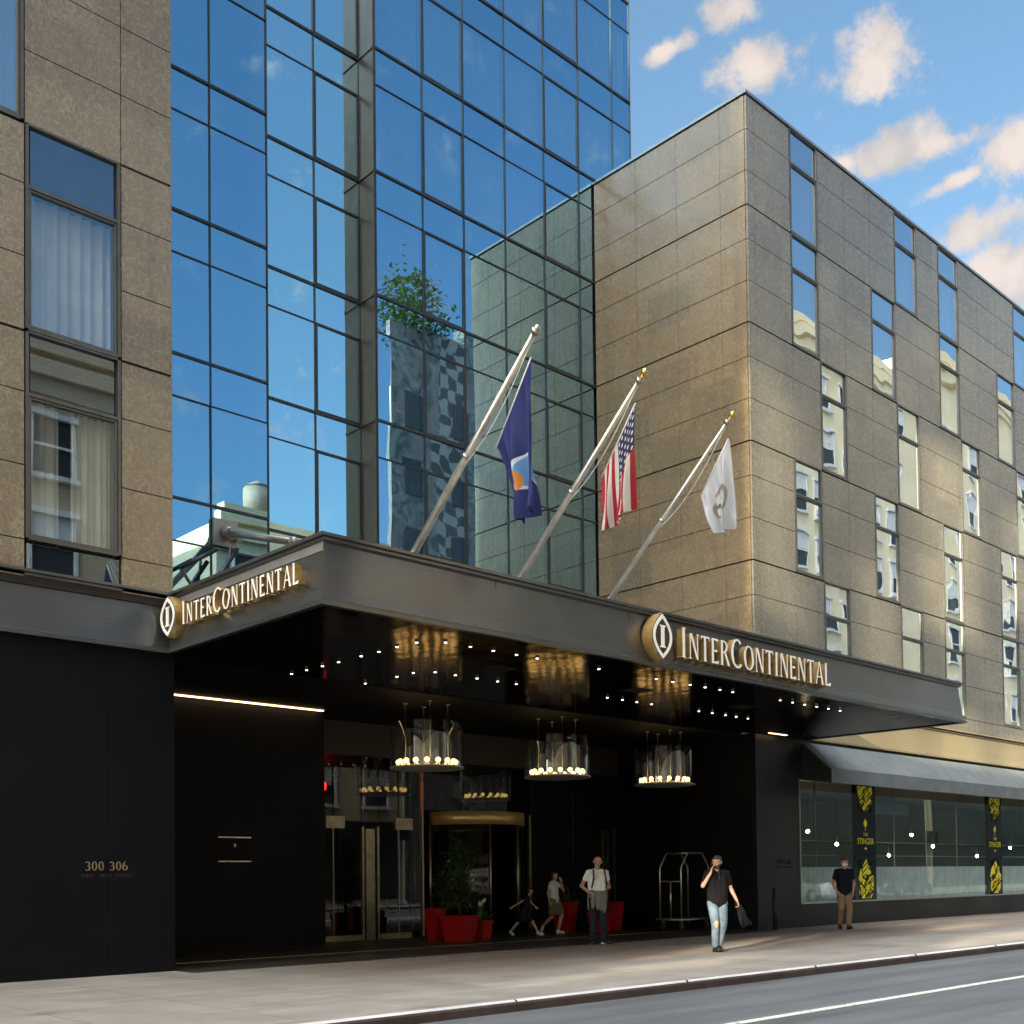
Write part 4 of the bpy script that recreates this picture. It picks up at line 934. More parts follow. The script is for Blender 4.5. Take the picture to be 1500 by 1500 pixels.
def shrub(name, x, y, z0, h, rad, label, seed, n=2600, taper=True, mat='leafdark', cat='shrub', leaf=.05):
    rr = random.Random(seed); lv = MB(); root = empty(name, (x, y, z0), label, cat)
    tk = MB().tube([(x, y, z0), (x+.02, y, z0+h*.3), (x-.01, y+.01, z0+h*.75)], [.03*h/1.2, .022*h/1.2, .008], 8); br = []
    for i in range(22):
        t = rr.uniform(.15, .85); a = rr.uniform(0, 2*pi); L = rad*rr.uniform(.4, .95)*((1-t*.75) if taper else 1)
        b = Vector((x, y, z0+h*t)); e = b+Vector((cos(a)*L, sin(a)*L, L*rr.uniform(.1, .7))); tk.tube([b, (b+e)/2+Vector((0, 0, .02)), e], [.009, .006, .003], 5); br.append(e)
    for i in range(n):
        if rr.random() < .75:
            e = rr.choice(br); s_ = rad*.30; p = e+Vector((rr.gauss(0, s_), rr.gauss(0, s_), rr.gauss(0, s_)))
        else:
            t = rr.uniform(.12, 1); a = rr.uniform(0, 2*pi); r_ = rad*((1-t)*.9+.08 if taper else sqrt(max(0, 1-(2*t-1)**2)))*rr.uniform(.3, 1); p = Vector((x+r_*cos(a), y+r_*sin(a), z0+h*t))
        if p.z < z0+.05: continue
        a = rr.uniform(0, 2*pi); leafblade(lv, p, (cos(a), sin(a), rr.uniform(-.5, .8)), leaf*rr.uniform(.7, 1.4), leaf*.28, leaf*.2)
    part(tk, 'trunk', M['bark'], root); lv.build('crown', M[mat], root, recalc=False)
    return root
planter(15.75, 18.35, .62, .55, 'largest red square planter in front of the glass doors holding a tall dark shrub')
shrub('potted_shrub', 15.75, 18.35, .5, 1.65, .42, 'tall dark green shrub growing from the largest red planter', 4, 6000, leaf=.065)
planter(16.52, 18.55, .42, .42, 'small red planter with white flowers beside the largest red planter', .25)
lily(16.52, 18.55, .38, 'bushy green plant with white lily flowers in the small red planter')
planter(15.62, 19.0, .34, .70, 'narrow tall red planter half hidden behind the largest planter by the doors', .2)
planter(19.95, 19.3, .48, .75, 'tall red planter in shadow just right of the girl', .2)
lily(20.0, 19.25, .70, 'dim leafy plant in the shadowed planter right of the girl', False)
planter(20.25, 18.4, .50, .50, 'red planter directly left of the man in the white shirt', .25)
lily(20.25, 18.4, .46, 'green leafy plant in the red planter left of the man in the white shirt', False)
planter(21.0, 18.75, .50, .72, 'red planter just right of the man in the white shirt', .2)
shrub('potted_shrub', 20.9, 18.85, .65, 1.1, .30, 'dark shrub in the red planter right of the man in the white shirt', 9, 1300)

# ------------------------------------------------------------------ parked cars across the road (mirrored in the shop glass)
def car(x, y, paint, label):
    root = empty('parked_car', (x, y, -.13), label, 'car', 'cars parked across the road')
    P = lambda u, v, w: (x+u, y+v, -.13+w)
    prof = [(-2.25, .30), (-2.28, .62), (-2.15, .86), (-1.75, .95), (-1.2, 1.38), (-.5, 1.47), (.35, 1.42), (1.05, .98), (1.85, .86), (2.2, .68), (2.25, .32)]
    b = MB()
    for k, (sv, sw) in enumerate(((-.86, 0), (-.90, 1), (.90, 1), (.86, 0))): 
        for u, w in prof: b.v.append(P(u*(1 if sw else .97), sv*(1 if w < 1.0 else .80), w))
    n = len(prof)
    for k in range(3):
        for i in range(n-1): b.f.append([k*n+i, k*n+i+1, (k+1)*n+i+1, (k+1)*n+i]); b.mi.append(0); b.sm.append(k == 1)
    for k in (0, 3): b.f.append([k*n+i for i in range(n)]); b.mi.append(0); b.sm.append(False)
    part(b, 'body', paint, root)
    g = MB()
    for q in (-1, 1):
        g.add([P(-1.5, q*.885, .98), P(.9, q*.885, .98), P(.30, q*.745, 1.36), P(-.5, q*.735, 1.41), P(-1.1, q*.745, 1.33)], [(0, 1, 2, 3, 4)])
    g.add([P(1.02, -.74, 1.03), P(1.02, .74, 1.03), P(.42, .66, 1.41), P(.42, -.66, 1.41)], [(0, 1, 2, 3)]); g.add([P(-1.72, -.74, 1.0), P(-1.72, .74, 1.0), P(-1.24, .66, 1.37), P(-1.24, -.66, 1.37)], [(0, 1, 2, 3)])
    part(g, 'windows', M['farpane'], root)
    for u in (-1.4, 1.4):
        for q in (-1, 1):
            w = part(MB().tube([P(u, q*.93, .33), P(u, q*.72, .33)], .33, 22), 'wheel', M['rubber'], root); MB().tube([P(u, q*.94, .33), P(u, q*.925, .33)], .21, 16).build('rim', M['steel'], w)
    for q in (-1, 1):
        part(MB().sphere(P(2.17, q*.66, .66), .11, 12, 8, sc=(.6, 1.2, .7)), 'headlight', M['whitepaint'], root); part(MB().box(*[v for pr_ in zip(P(-2.3, q*.8-.1, .68), P(-2.2, q*.8+.06, .82)) for v in pr_]), 'tail_light', M['red'], root)
    return root
car(50.5, -1.2, pb('silver car paint', (.62, .64, .66), .2, .6, coat=1), 'silver saloon car parked across the road, nearest of the three')
car(56.6, -1.2, pb('white car paint', (.85, .85, .83), .25, 0, coat=1), 'white saloon car parked across the road between the silver and dark cars')
car(62.8, -1.2, pb('dark car paint', (.03, .04, .06), .2, .3, coat=1), 'dark blue saloon car parked across the road, farthest of the three')

# ------------------------------------------------------------------ people
def capsule(mb, p0, r0_, p1, r1_, n=14):
    p0, p1 = Vector(p0), Vector(p1); d = p1-p0; L = d.length
    if L < 1e-5: mb.sphere(p0, r0_, n, 8); return
    d.normalize(); ref = Vector((0, 0, 1)) if abs(d.z) < .9 else Vector((1, 0, 0)); a = d.cross(ref).normalized(); c = a.cross(d)
    rings = [(-r0_*cos(t), r0_*sin(t)) for t in (0.05, .5, 1.0)]+[(0, r0_), (L, r1_)]+[(L+r1_*cos(t), r1_*sin(t)) for t in (1.0, .5, .05)]
    b = len(mb.v)
    for h, r in rings:
        for k in range(n): mb.v.append(tuple(p0+d*h+(a*cos(2*pi*k/n)+c*sin(2*pi*k/n))*r))
    for i in range(len(rings)-1):
        for k in range(n): mb.f.append([b+i*n+k, b+i*n+(k+1) % n, b+(i+1)*n+(k+1) % n, b+(i+1)*n+k]); mb.mi.append(0); mb.sm.append(True)
    for q in ([b+k for k in range(n)][::-1], [b+(len(rings)-1)*n+k for k in range(n)]): mb.f.append(q); mb.mi.append(0); mb.sm.append(True)
def fuse(mb, name, mat, parent, vox, Mx, smooth=4):
    o = mb.build(name+'_raw', mat); o.data.transform(Mx)
    md = o.modifiers.new('r', 'REMESH'); md.mode = 'VOXEL'; md.voxel_size = vox
    sm = o.modifiers.new('s', 'SMOOTH'); sm.iterations = smooth; sm.factor = .5
    bpy.context.view_layer.update()
    me = bpy.data.meshes.new_from_object(o.evaluated_get(bpy.context.evaluated_depsgraph_get()))
    COL.objects.unlink(o); bpy.data.objects.remove(o)
    me.name = name; me.materials.clear(); me.materials.append(mat)
    for p in me.polygons: p.use_smooth = True
    r = bpy.data.objects.new(name, me); COL.objects.link(r); setpar(r, parent); return r
SKIN = {}
def skin(c):
    if c not in SKIN: SKIN[c] = pb('skin', c, .5, var=.06, sc=8)
    return SKIN[c]
def hand(mb, wrist, dr, palm_n, curl=.5, s=1.0):
    """palm, four fingers and a thumb continuing from the wrist along dr; palm_n = palm normal"""
    w = Vector(wrist); d = Vector(dr).normalized(); n = Vector(palm_n); n = (n-d*n.dot(d)).normalized(); sd = d.cross(n)
    for k in (-1, 0, 1): capsule(mb, w+d*.01*s+sd*.012*k*s, .018*s, w+d*.085*s+sd*.024*k*s, .014*s, 8)
    for k, L in ((-1.5, .062), (-.5, .075), (.5, .080), (1.5, .070)):
        b = w+d*.085*s+sd*.019*k*s; e = b+(d*cos(curl*.5)+n*sin(curl*.5))*L*.5*s; f = e+(d*cos(curl*1.5)+n*sin(curl*1.5))*L*.5*s
        capsule(mb, b, .0095*s, e, .009*s, 8); capsule(mb, e, .009*s, f, .0075*s, 8)
    b = w+d*.03*s+sd*.022*s; e = b+(d*.6+sd*.8+n*.3).normalized()*.045*s; f = e+(d*.9+sd*.2+n*.4).normalized()*.03*s
    capsule(mb, b, .013*s, e, .011*s, 8); capsule(mb, e, .011*s, f, .009*s, 8)
def person(loc, ang, label, J, skc, top, bottom, shoe, hair=None, head_yaw=0, s=1.0, sleeves=.5, legs='long', extras=None, hands=None, head_tilt=0, female=False):
    """J: joints in a local frame (x right hand, y forward, z up), metres for a 1.75 m adult"""
    root = empty('person', loc, label, 'person', None, ang)
    Mx = Matrix.Translation(Vector(loc)) @ Matrix.Rotation(ang, 4, 'Z') @ Matrix.Scale(s, 4)
    V = lambda k: Vector(J[k])
    b = MB(); pel, che, nek, hd = V('pelvis'), V('chest'), V('neck'), V('head')
    wid = .80 if female else 1.0
    sh = {q: V('sh'+q) for q in 'LR'}; right = (sh['R']-sh['L']).normalized()
    hip = {q: V('hip'+q) for q in 'LR'}; hr = (hip['R']-hip['L']).normalized()
    def torso(m, add):
        for q in (-1, 1):
            capsule(m, pel+hr*.065*q, .108*wid+add, che+right*.085*q*wid-Vector((0, 0, .06)), .10*wid+add)
            capsule(m, che+right*.085*q*wid-Vector((0, 0, .06)), .10*wid+add, che+right*.09*q*wid+Vector((0, 0, .08)), .088*wid+add)
        capsule(m, pel+Vector((0, 0, .0)), .115*wid+add, che, .10*wid+add)
        capsule(m, sh['L'], .055*wid+add, sh['R'], .055*wid+add)
        for q in 'LR': capsule(m, nek-Vector((0, 0, .03)), .052+add, sh[q], .052*wid+add)
    torso(b, 0)
    capsule(b, nek-Vector((0, 0, .05)), .056*wid, hd-Vector((0, .01, .06)), .052*wid)
    HY = Matrix.Rotation(head_yaw, 3, 'Z') @ Matrix.Rotation(head_tilt, 3, 'X')
    hp = lambda x, y, z: hd+HY @ Vector((x, y, z))
    capsule(b, hp(0, -.018, .035), .085, hp(0, .012, .03), .079); capsule(b, hp(0, .02, -.01), .073, hp(0, .032, -.075), .043)
    for q in (-1, 1): capsule(b, hp(q*.03, .045, -.02), .035, hp(q*.03, .05, .0), .03); capsule(b, hp(q*.085, -.005, .015), .014, hp(q*.085, -.008, -.02), .010); capsule(b, hp(q*.02, .078, .035), .012, hp(q*.045, .068, .034), .010)
    capsule(b, hp(0, .088, .012), .009, hp(0, .107, -.022), .013); capsule(b, hp(-.018, .079, -.052), .009, hp(.018, .079, -.052), .009); capsule(b, hp(0, .06, -.09), .022, hp(0, .062, -.085), .02)
    for q in 'LR':
        capsule(b, sh[q], .050*wid, V('el'+q), .040*wid); capsule(b, V('el'+q), .041*wid, V('wr'+q), .026)
        hd_ = (hands or {}).get(q); dr = (V('wr'+q)-V('el'+q)).normalized()
        if hd_: hand(b, V('wr'+q), hd_[0], hd_[1], hd_[2], 1.0)
        else: hand(b, V('wr'+q), dr, (-1 if q == 'R' else 1, 0, 0), .6)
        capsule(b, hip[q], .088, V('kn'+q), .056); 
        capsule(b, V('kn'+q), .054, V('kn'+q).lerp(V('an'+q), .35)-Vector((0, .012, 0)), .055); capsule(b, V('kn'+q).lerp(V('an'+q), .35)-Vector((0, .012, 0)), .055, V('an'+q), .037)
        capsule(b, V('an'+q)-Vector((0, 0, .03)), .035, V('to'+q), .028)
    body = fuse(b, 'body', skin(skc), root, .0085*s, Mx, 3)
    t = MB(); torso(t, .016); capsule(t, pel-hr*.05+Vector((0, 0, -.02)), .136*(.92 if female else 1), pel+hr*.05+Vector((0, 0, -.02)), .136*(.92 if female else 1)); capsule(t, pel-hr*.05+Vector((0, 0, .06)), .130*(.92 if female else 1), pel+hr*.05+Vector((0, 0, .06)), .130*(.92 if female else 1))
    for q in 'LR': capsule(t, sh[q], .066*wid, sh[q].lerp(V('el'+q), sleeves), .062*wid)
    if female: capsule(t, pel+Vector((0, 0, .02)), .125, pel+Vector((0, 0, .1)), .11)
    fuse(t, 'shirt', top, root, .011*s, Mx, 4)
    tr = MB(); capsule(tr, pel-hr*.06, .125*wid, pel+hr*.06, .125*wid)
    for q in 'LR':
        if legs == 'skirt':
            capsule(tr, hip[q], .12, hip[q].lerp(V('kn'+q), .75), .12); capsule(tr, (hip['L']+hip['R'])/2, .11, ((V('knL')+V('knR'))/2).lerp((hip['L']+hip['R'])/2, .3), .12)
        else:
            capsule(tr, hip[q], .106, V('kn'+q), .076)
            if legs == 'long': capsule(tr, V('kn'+q), .076, V('kn'+q).lerp(V('an'+q), .92), .064)
            else: tr.v, tr.f = tr.v, tr.f
    fuse(tr, 'skirt' if legs == 'skirt' else ('trousers' if legs == 'long' else 'shorts'), bottom, root, .011*s, Mx, 4)
    for q in 'LR':
        sm_ = MB(); A, To = V('an'+q), V('to'+q); capsule(sm_, A-Vector((0, .0, .035)), .047, To, .038); capsule(sm_, A-(To-A)*.22-Vector((0, 0, .05)), .04, A-Vector((0, 0, .0)), .044)
        sh_ = fuse(sm_, 'shoe', shoe[0], root, .009*s, Mx, 2)
        so_ = MB(); so_.obox((A+To)/2+Vector((0, .0, -.055+(.02 if A.z > .12 else 0)-((A+To)/2).z*.35)), Vector((.042, 0, 0)), (To-A).normalized()*.135, Vector((0, 0, .012))); so_.v = [tuple(Mx @ Vector(p)) for p in so_.v]; so_.build('sole', shoe[1], sh_)
    if hair:
        hm = MB(); kind, hc = hair
        capsule(hm, hp(0, -.035, .05), .088, hp(0, .01, .058), .076); capsule(hm, hp(0, -.045, .0), .078, hp(0, -.04, .05), .085)
        for q in (-1, 1): capsule(hm, hp(q*.04, -.02, .03), .056, hp(q*.045, -.03, -.02), .045)
        if kind == 'long': 
            for q in (-1, 0, 1): capsule(hm, hp(q*.045, -.06, .02), .055, hp(q*.06, -.07, -.19), .045); capsule(hm, hp(q*.078, -.02, .03), .028, hp(q*.085, -.015, -.17), .026)
        fuse(hm, 'hair', hc, root, .009*s, Mx, 2)
    ey = pb('eye dark', (.02, .015, .012), .2)
    for q in (-1, 1):
        e = MB(); e.sphere(hp(q*.031, .077, .018), .0095, 10, 6); e.v = [tuple(Mx @ Vector(p)) for p in e.v]; e.build('eye', ey, root)
    mo = MB(); capsule(mo, hp(-.016, .087, -.052), .0045, hp(.016, .087, -.052), .0045, 8); mo.v = [tuple(Mx @ Vector(p)) for p in mo.v]; mo.build('mouth', pb('lip', (.30, .10, .08), .5), root)
    if extras: extras(root, Mx, V, hp)
    return root
def base(**k):
    J = dict(pelvis=(0, 0, .95), chest=(0, 0, 1.24), neck=(0, -.01, 1.48), head=(0, .03, 1.63), shL=(-.18, 0, 1.42), shR=(.18, 0, 1.42),
             elL=(-.23, -.03, 1.13), elR=(.23, -.03, 1.13), wrL=(-.24, .05, .88), wrR=(.24, .05, .88), hipL=(-.09, 0, .92), hipR=(.09, 0, .92),
             knL=(-.10, .03, .50), knR=(.10, .03, .50), anL=(-.10, 0, .09), anR=(.10, 0, .09), toL=(-.12, .17, .04), toR=(.12, .17, .04)); J.update(k); return J
CA = math.atan2(-.72, -.69)-pi/2            # yaw for a person facing the camera (local +y)
cloth = lambda n, c, v=.12: pb(n, c, .9, var=v, sc=6, bump=.5, bsc=14, spec=.1)
def blob(root, Mx, name, mat, caps, vox=.01):
    m = MB()
    for c in caps: capsule(m, *c)
    return fuse(m, name, mat, root, vox, Mx, 2)
# bald man, white t-shirt, grey shirt tied round the waist
def ex1(root, Mx, V, hp):
    for q in (-1, 1): blob(root, Mx, 'backpack_strap', M['rubber'], [((q*.12, .09, 1.48), .018, (q*.13, .135, 1.32), .018), ((q*.13, .135, 1.32), .018, (q*.16, .09, 1.12), .016)])
    blob(root, Mx, 'backpack', M['rubber'], [((0, -.19, 1.12), .11, (0, -.19, 1.36), .10), ((-.07, -.18, 1.12), .09, (-.06, -.18, 1.36), .09), ((.07, -.18, 1.12), .09, (.06, -.18, 1.36), .09)], .014)
    blob(root, Mx, 'tied_shirt', cloth('grey tied shirt', (.17, .17, .155)), [((-.13, .05, 1.04), .07, (.14, .06, 1.02), .075), ((.02, .13, 1.0), .06, (.05, .15, .72), .045), ((-.10, .11, 1.0), .06, (-.08, .13, .66), .05), ((.13, .09, 1.0), .06, (.15, .12, .74), .04), ((-.14, 0, 1.0), .08, (-.15, .0, .72), .05), ((.0, -.10, 1.0), .08, (.0, -.12, .70), .06), ((-.03, .12, .98), .06, (-.02, .14, .70), .05), ((.14, -.02, 1.0), .07, (.15, -.04, .72), .05)], .011)
    blob(root, Mx, 'phone', M['rubber'], [((-.10, .30, 1.13), .012, (-.05, .31, 1.13), .012)])
person((16.82, 15.37, 0), CA+.35, 'bald man in white t-shirt with grey shirt tied round his waist standing on the pavement', base(elR=(.30, -.10, 1.16), wrR=(.22, .10, 1.03), elL=(-.25, .0, 1.14), wrL=(-.13, .24, 1.10), anL=(-.12, .04, .09), toL=(-.17, .20, .04), anR=(.11, -.02, .09), toR=(.16, .14, .04)),
       (.42, .24, .17), cloth('white t-shirt', (.72, .74, .76), .04), cloth('dark jeans', (.020, .024, .035)), (M['rubber'], M['whitepaint']), None, -.75+.35, 1.0, .45, extras=ex1, hands={'L': ((.3, .9, .1), (0, 0, 1), .7), 'R': ((-.4, .8, -.1), (0, 0, -1), .8)})
# man on the phone in ripped pale jeans
def ex2(root, Mx, V, hp):
    blob(root, Mx, 'phone', M['rubber'], [(hp(.085, .03, .03), .012, hp(.09, .05, -.05), .012)])
    blob(root, Mx, 'jacket', cloth('black jacket', (.012, .013, .016)), [((-.36, .05, .86), .045, (-.44, .05, .70), .075), ((-.44, .05, .70), .075, (-.50, .08, .50), .055), ((-.42, .02, .68), .06, (-.60, .0, .50), .05), ((-.46, -.04, .66), .06, (-.52, -.10, .46), .04), ((-.40, .08, .68), .05, (-.40, .14, .52), .035)], .012)
    blob(root, Mx, 'bandana', cloth('dark neckwear', (.03, .03, .035)), [((0, .10, 1.52), .012, (0, .14, 1.30), .008)])
    blob(root, Mx, 'knee_rip', skin((.40, .24, .17)), [((.085, .19, .53), .045, (.085, .175, .47), .042)])
    blob(root, Mx, 'beard', pb('dark beard', (.03, .018, .012), .8), [(hp(-.03, .045, -.075), .035, hp(.03, .045, -.075), .035), (hp(0, .062, -.08), .03, hp(0, .06, -.07), .03)])
person((16.44, 12.16, 0), CA+.15, 'man in black t-shirt and ripped pale jeans holding a phone to his ear', base(pelvis=(0, 0, .93), hipL=(-.09, 0, .90), hipR=(.09, 0, .90), elR=(.30, .10, 1.20), wrR=(.17, .17, 1.44), elL=(-.27, -.04, 1.14), wrL=(-.35, .06, .92), knR=(.09, .14, .50), anR=(.06, .02, .09), toR=(.05, .19, .04), knL=(-.07, .10, .50), anL=(-.03, -.04, .11), toL=(-.03, .12, .04), head=(.02, .05, 1.62)),
       (.38, .22, .16), cloth('black t-shirt', (.006, .006, .008)), cloth('pale ripped jeans', (.09, .13, .18), .4), (pb('black leather boot', (.012, .011, .011), .35), M['rubber']), ('short', pb('dark hair', (.02, .014, .010), .7)), -.55, .97, .62, extras=ex2, hands={'R': ((-.25, -.15, .9), (-.8, .1, 0), .7), 'L': ((-.2, .1, -.9), (1, 0, 0), 1.3)})
# masked man with tan trousers
def ex3(root, Mx, V, hp):
    blob(root, Mx, 'face_mask', M['whitepaint'], [(hp(-.035, .050, -.045), .042, hp(.035, .050, -.045), .042), (hp(0, .072, -.04), .040, hp(0, .068, -.06), .036)])
person((24.81, 14.58, 0), CA+.05, 'man in navy t-shirt, tan trousers and white face mask walking by the restaurant', base(elL=(-.26, -.06, 1.13), wrL=(-.20, .06, .92), elR=(.26, -.06, 1.13), wrR=(.20, .06, .92), knL=(-.09, .10, .50), anL=(-.07, .07, .09), toL=(-.08, .24, .05), knR=(.10, .06, .50), anR=(.08, -.14, .12), toR=(.10, .02, .04)),
       (.46, .29, .21), cloth('navy t-shirt', (.012, .014, .026)), cloth('tan trousers', (.30, .21, .13)), (pb('dark brown shoe', (.03, .014, .010), .5), M['rubber']), ('short', pb('greying dark hair', (.05, .04, .035), .7)), .05, .985, .55, extras=ex3)
# girl with long dark hair, white top and khaki skirt
person((19.18, 18.91, 0), CA+1.0, 'girl with long dark hair in white top and khaki skirt, hand at her face', base(pelvis=(0, .0, .93), elR=(.26, -.05, 1.16), wrR=(.25, .0, .92), elL=(-.24, .17, 1.22), wrL=(-.13, .16, 1.46), knR=(.08, -.02, .49), anR=(.08, -.34, .22), toR=(.08, -.40, .07), knL=(-.08, .20, .52), anL=(-.07, .08, .09), toL=(-.07, .25, .04)),
       (.50, .32, .25), cloth('white blouse', (.68, .70, .74), .05), cloth('khaki skirt', (.16, .12, .09)), (M['whitepaint'], M['whitepaint']), ('long', pb('long black hair', (.015, .011, .010), .6)), -.35, .84, .45, 'skirt', hands={'L': ((.2, -.1, .9), (.9, 0, 0), .6)}, female=True)
# child in navy striding to the right
person((18.12, 18.86, 0), CA+1.45, 'small child in navy striding to the right with one arm swung back', base(pelvis=(0, 0, .86), hipL=(-.08, 0, .83), hipR=(.08, 0, .83), chest=(0, .10, 1.14), shL=(-.15, .14, 1.32), shR=(.15, .14, 1.32), neck=(0, .17, 1.38), head=(0, .24, 1.55), elR=(.22, -.10, 1.16), wrR=(.24, -.34, 1.02), elL=(-.20, .28, 1.12), wrL=(-.18, .40, 1.02), knL=(-.08, .30, .52), anL=(-.07, .50, .13), toL=(-.07, .68, .06), knR=(.08, -.16, .48), anR=(.08, -.44, .17), toR=(.08, -.34, .06)),
       (.50, .32, .24), cloth('navy dress top', (.014, .015, .030)), cloth('navy skirt', (.014, .015, .030)), (M['whitepaint'], M['whitepaint']), ('short', pb('brown hair', (.04, .025, .018), .7)), 0, .66, .4, 'skirt', female=True)

# ------------------------------------------------------------------ the far side of the street (seen in the glass)
def block(name, label, x0, x1, h, wallm, fx, fz, ww, wh, y=-6.0, dep=14, z0=5.0, mural=None, cap=100, sk=0.0):
    root = empty(name, (x0, y, 0), label, 'building')
    w = MB(); w.prism([(x0, y), (x1, y), (x1, y-dep), (x0+dep*sk, y-dep)], 0, h, fn=lambda p, q, r: (p, q, r)); part(w, 'wall', wallm, root)
    c = MB(); c.box(x0-.15, x1+.15, y+.004, y+.55, h-.9, h-.35); c.box(x0-.1, x1+.1, y+.004, y+.35, h-1.5, h-.903); c.box(x0-.1, x1+.1, y-.4, y+.3, h+.003, h+.5); part(c, 'cornice', wallm, root)
    if mural: part(MB().box(mural[0], mural[1], y+.003, y+.03, 9.1, h-1.6), 'painted_wall', M['mural'], root)
    g_ = MB(); g_.box(x0+.3, x1-.3, y+.003, y+.06, .3, 9.0 if h > 25 else 4.1); part(g_, 'shopfront', M['farpane'], root); part(MB().box(x0, x1, y+.061, y+.5, 3.3, 4.2), 'shop_sign_band', M['charcoal'], root)
    first = None; cnt = 0; z = 9.6 if h > 25 else z0
    while z+wh < h-1.6:
        x = x0+fx*.5
        while x < x1-ww:
            if not (mural and mural[0]-ww < x < mural[1]+ww) and cnt < cap:
                if first is None:
                    fm = MB(); X, Z = x, z
                    fm.box(X-ww/2-.12, X-ww/2, y+.003, y+.10, Z, Z+wh); fm.box(X+ww/2, X+ww/2+.12, y+.003, y+.10, Z, Z+wh); fm.box(X-ww/2-.2, X+ww/2+.2, y+.003, y+.22, Z-.16, Z-.003); fm.box(X-ww/2-.2, X+ww/2+.2, y+.003, y+.18, Z+wh+.003, Z+wh+.2)
                    fm.box(X-ww/2, X+ww/2, y+.02, y+.07, Z+wh*.48, Z+wh*.53)
                    first = fm.build('window', M['whitepaint'], root, origin=(X, y, Z)); p = MB().box(X-ww/2+.01, X+ww/2-.01, y+.004, y+.02, Z+.01, Z+wh*.48); p.box(X-ww/2+.01, X+ww/2-.01, y+.004, y+.018, Z+wh*.53, Z+wh-.01)
                    pane = p.build('pane', M['farpane'], first); bl = MB().box(X-ww/2+.02, X+ww/2-.02, y+.0185, y+.025, Z+wh*.55, Z+wh-.02).build('blind', M['whitepaint'], first)
                    base0 = Vector(first.location)
                else:
                    wn = first.copy(); COL.objects.link(wn); wn.location = base0+Vector((x-X, 0, z-Z))
                    for ch in (pane, bl):
                        if ch is bl and (cnt*7) % 3 == 0: continue
                        q = ch.copy(); COL.objects.link(q); q.parent = wn; q.matrix_parent_inverse = ch.matrix_parent_inverse.copy()
                cnt += 1
            x += fx
        z += fz
    return root
block('brick_building', 'low beige brick building across the street mirrored in the windows at left', 4, 19.3, 19.2, M['brick'], 3.1, 3.3, 1.4, 2.0, cap=24)
block('brick_building', 'narrow taller brick building across the street reflected above the tie rod', 26.7, 36.4, 18.6, M['brick'], 3.2, 3.3, 1.3, 2.0, cap=15)
block('corner_building', 'tall cream building across the street with rows of white windows mirrored in the right wing', 47.3, 76, 35.2, M['cream'], 2.9, 3.5, 1.35, 2.2, cap=100)
GB = empty('painted_building', (36.8, -6, 0), 'narrow building with a swirly painted gable wall mirrored behind the flagpoles', 'building')
part(MB().prism([(36.8, -6), (47.2, -6), (47.2, -20), (48.6, -20)][:3]+[(47.19, -19.9)], 0, 30.4, fn=lambda p, q, r: (p, q, r)), 'wall', M['mural'], GB)
gm = MB()
for i in range(3):
    for j in range(5): gm.box(37.7+i*3.2, 38.9+i*3.2, -5.998, -5.93, 11+j*3.7, 12.9+j*3.7)
for i in range(3):
    for j in range(5): part(MB().box(37.7+i*3.2, 38.9+i*3.2, -5.996, -5.93, 11+j*3.7, 12.9+j*3.7), 'window', M['farpane'], GB)
part(MB().box(36.9, 42, -6.4, -6.05, 30.4, 31.3).box(42.8, 44.2, -8.2, -6.9, 30.4, 33.0), 'parapet', M['mural'], GB)
block('far_building', 'cream building with ornate cornice beyond the tall corner building across the street', 76.4, 120, 38.5, M['cream'], 3.2, 3.6, 1.4, 2.2, cap=100)
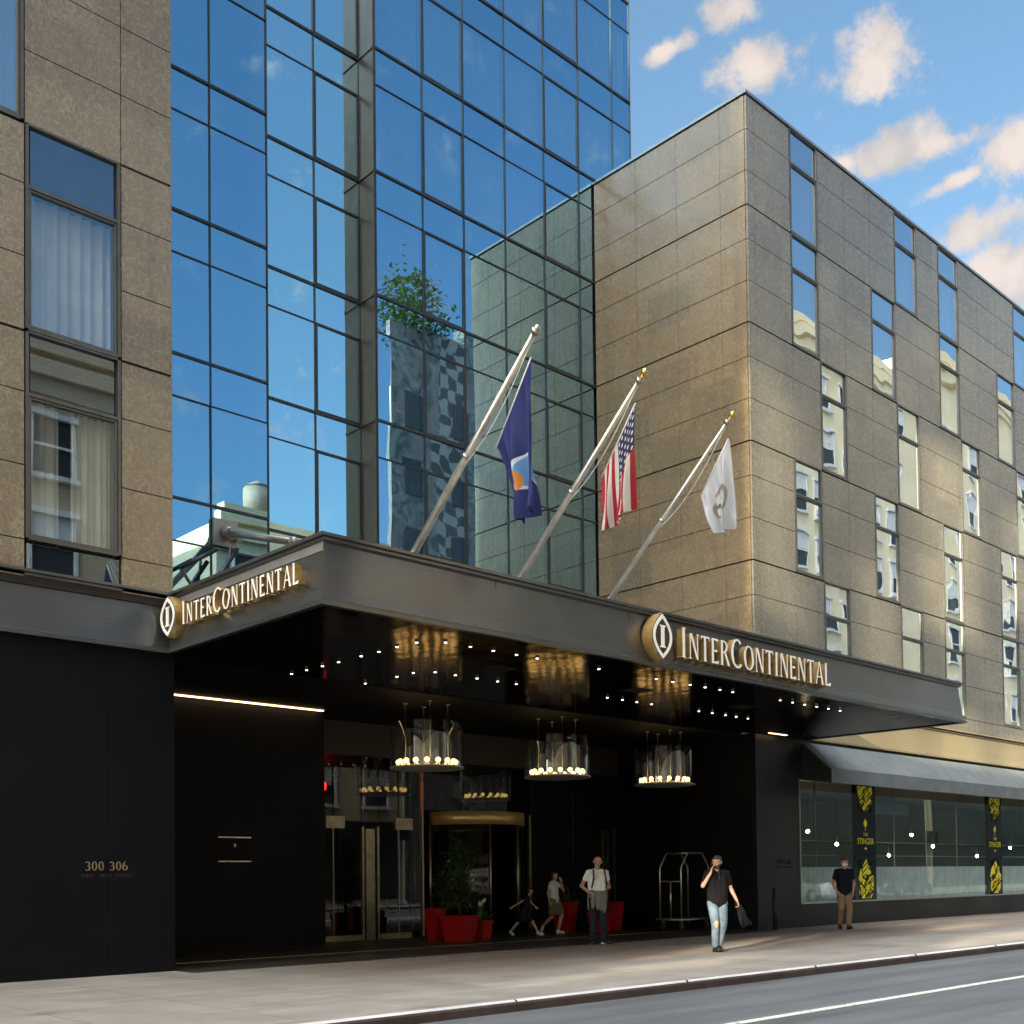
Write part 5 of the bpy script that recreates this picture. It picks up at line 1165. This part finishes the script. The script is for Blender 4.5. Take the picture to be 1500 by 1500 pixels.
# water tank and roof tree
wt = MB().tube([(29.8, -8, 19.6), (29.8, -8, 21.0)], .7, 24).tube([(29.8, -8, 21.0), (29.8, -8, 21.4)], [.75, .05], 24)
for a in range(4): wt.tube([(29.8+.6*cos(a*pi/2+.7), -8+.6*sin(a*pi/2+.7), 18.7), (29.8+.6*cos(a*pi/2+.7), -8+.6*sin(a*pi/2+.7), 19.6)], .08, 6)
tag(wt.build('water_tank', pb('weathered wood', (.25, .2, .16), .8), origin=(29.8, -8, 18.7)), 'round wooden water tank on the narrow brick building across the street', 'water tank')
shrub('roof_tree', 39.6, -7.2, 30.4, 4.6, 2.0, 'leafy green tree growing on the roof of the painted building', 12, 1500, False, 'leaf', 'tree', .30)
# added unseen blocker up-street: shades the scene, its gaps shape the sun patches
def mask_bay(x0, x1, z0, z1, mb): mb.box(x0, x1, -6.08, -6.0, z0, z1)
UB = empty('upstreet_sun_blocker', (-60, -6, 0), 'long unseen sun blocker added up the street behind the viewer, with a slotted wall', 'building')
um = MB(); um.box(-104, 3.8, -20, -6.5, 0, 12.0); part(um, 'wall', M['cream'], UB)
# sun mask wall: solid bays between openings cut for the sun patches   (x0,x1,z0,z1) of the openings
OP = [(-30.6, -28.9, 26.5, 30.0), (-39.6, -38.2, 23.2, 26.6), (-45.0, -44.6, 18.6, 37), (-44.6, -43.2, 24.3, 30.3), (-36.6, -32.6, 25.1, 30.9), (-41.5, -39.2, 20.9, 22.7), (-38.6, -36.8, 21.1, 22.9), (-36.2, -32.2, 21.0, 22.9), (-31.6, -26.5, 20.9, 22.8),
      (-42.2, -39.0, 13.6, 15.0), (-41.0, -36.6, 12.3, 13.1), (-33.0, -29.5, 13.8, 14.7), (-29.5, -25, 11.6, 12.8), (-24, -18, 19.6, 20.6)]
xs = sorted({-104, 3.8}|{v for o in OP for v in o[:2]}); zs = sorted({0, 45}|{v for o in OP for v in o[2:]})
scm = MB()
for i in range(len(xs)-1):
    run = None
    for j in range(len(zs)-1):
        cx, cz = (xs[i]+xs[i+1])/2, (zs[j]+zs[j+1])/2
        hole = any(o[0] < cx < o[1] and o[2] < cz < o[3] for o in OP)
        if hole:
            if run is not None: mask_bay(xs[i], xs[i+1], run, zs[j], scm); run = None
        elif run is None: run = zs[j]
    if run is not None: mask_bay(xs[i], xs[i+1], run, zs[-1], scm)
part(scm, 'sun_mask_wall', M['cream'], UB)
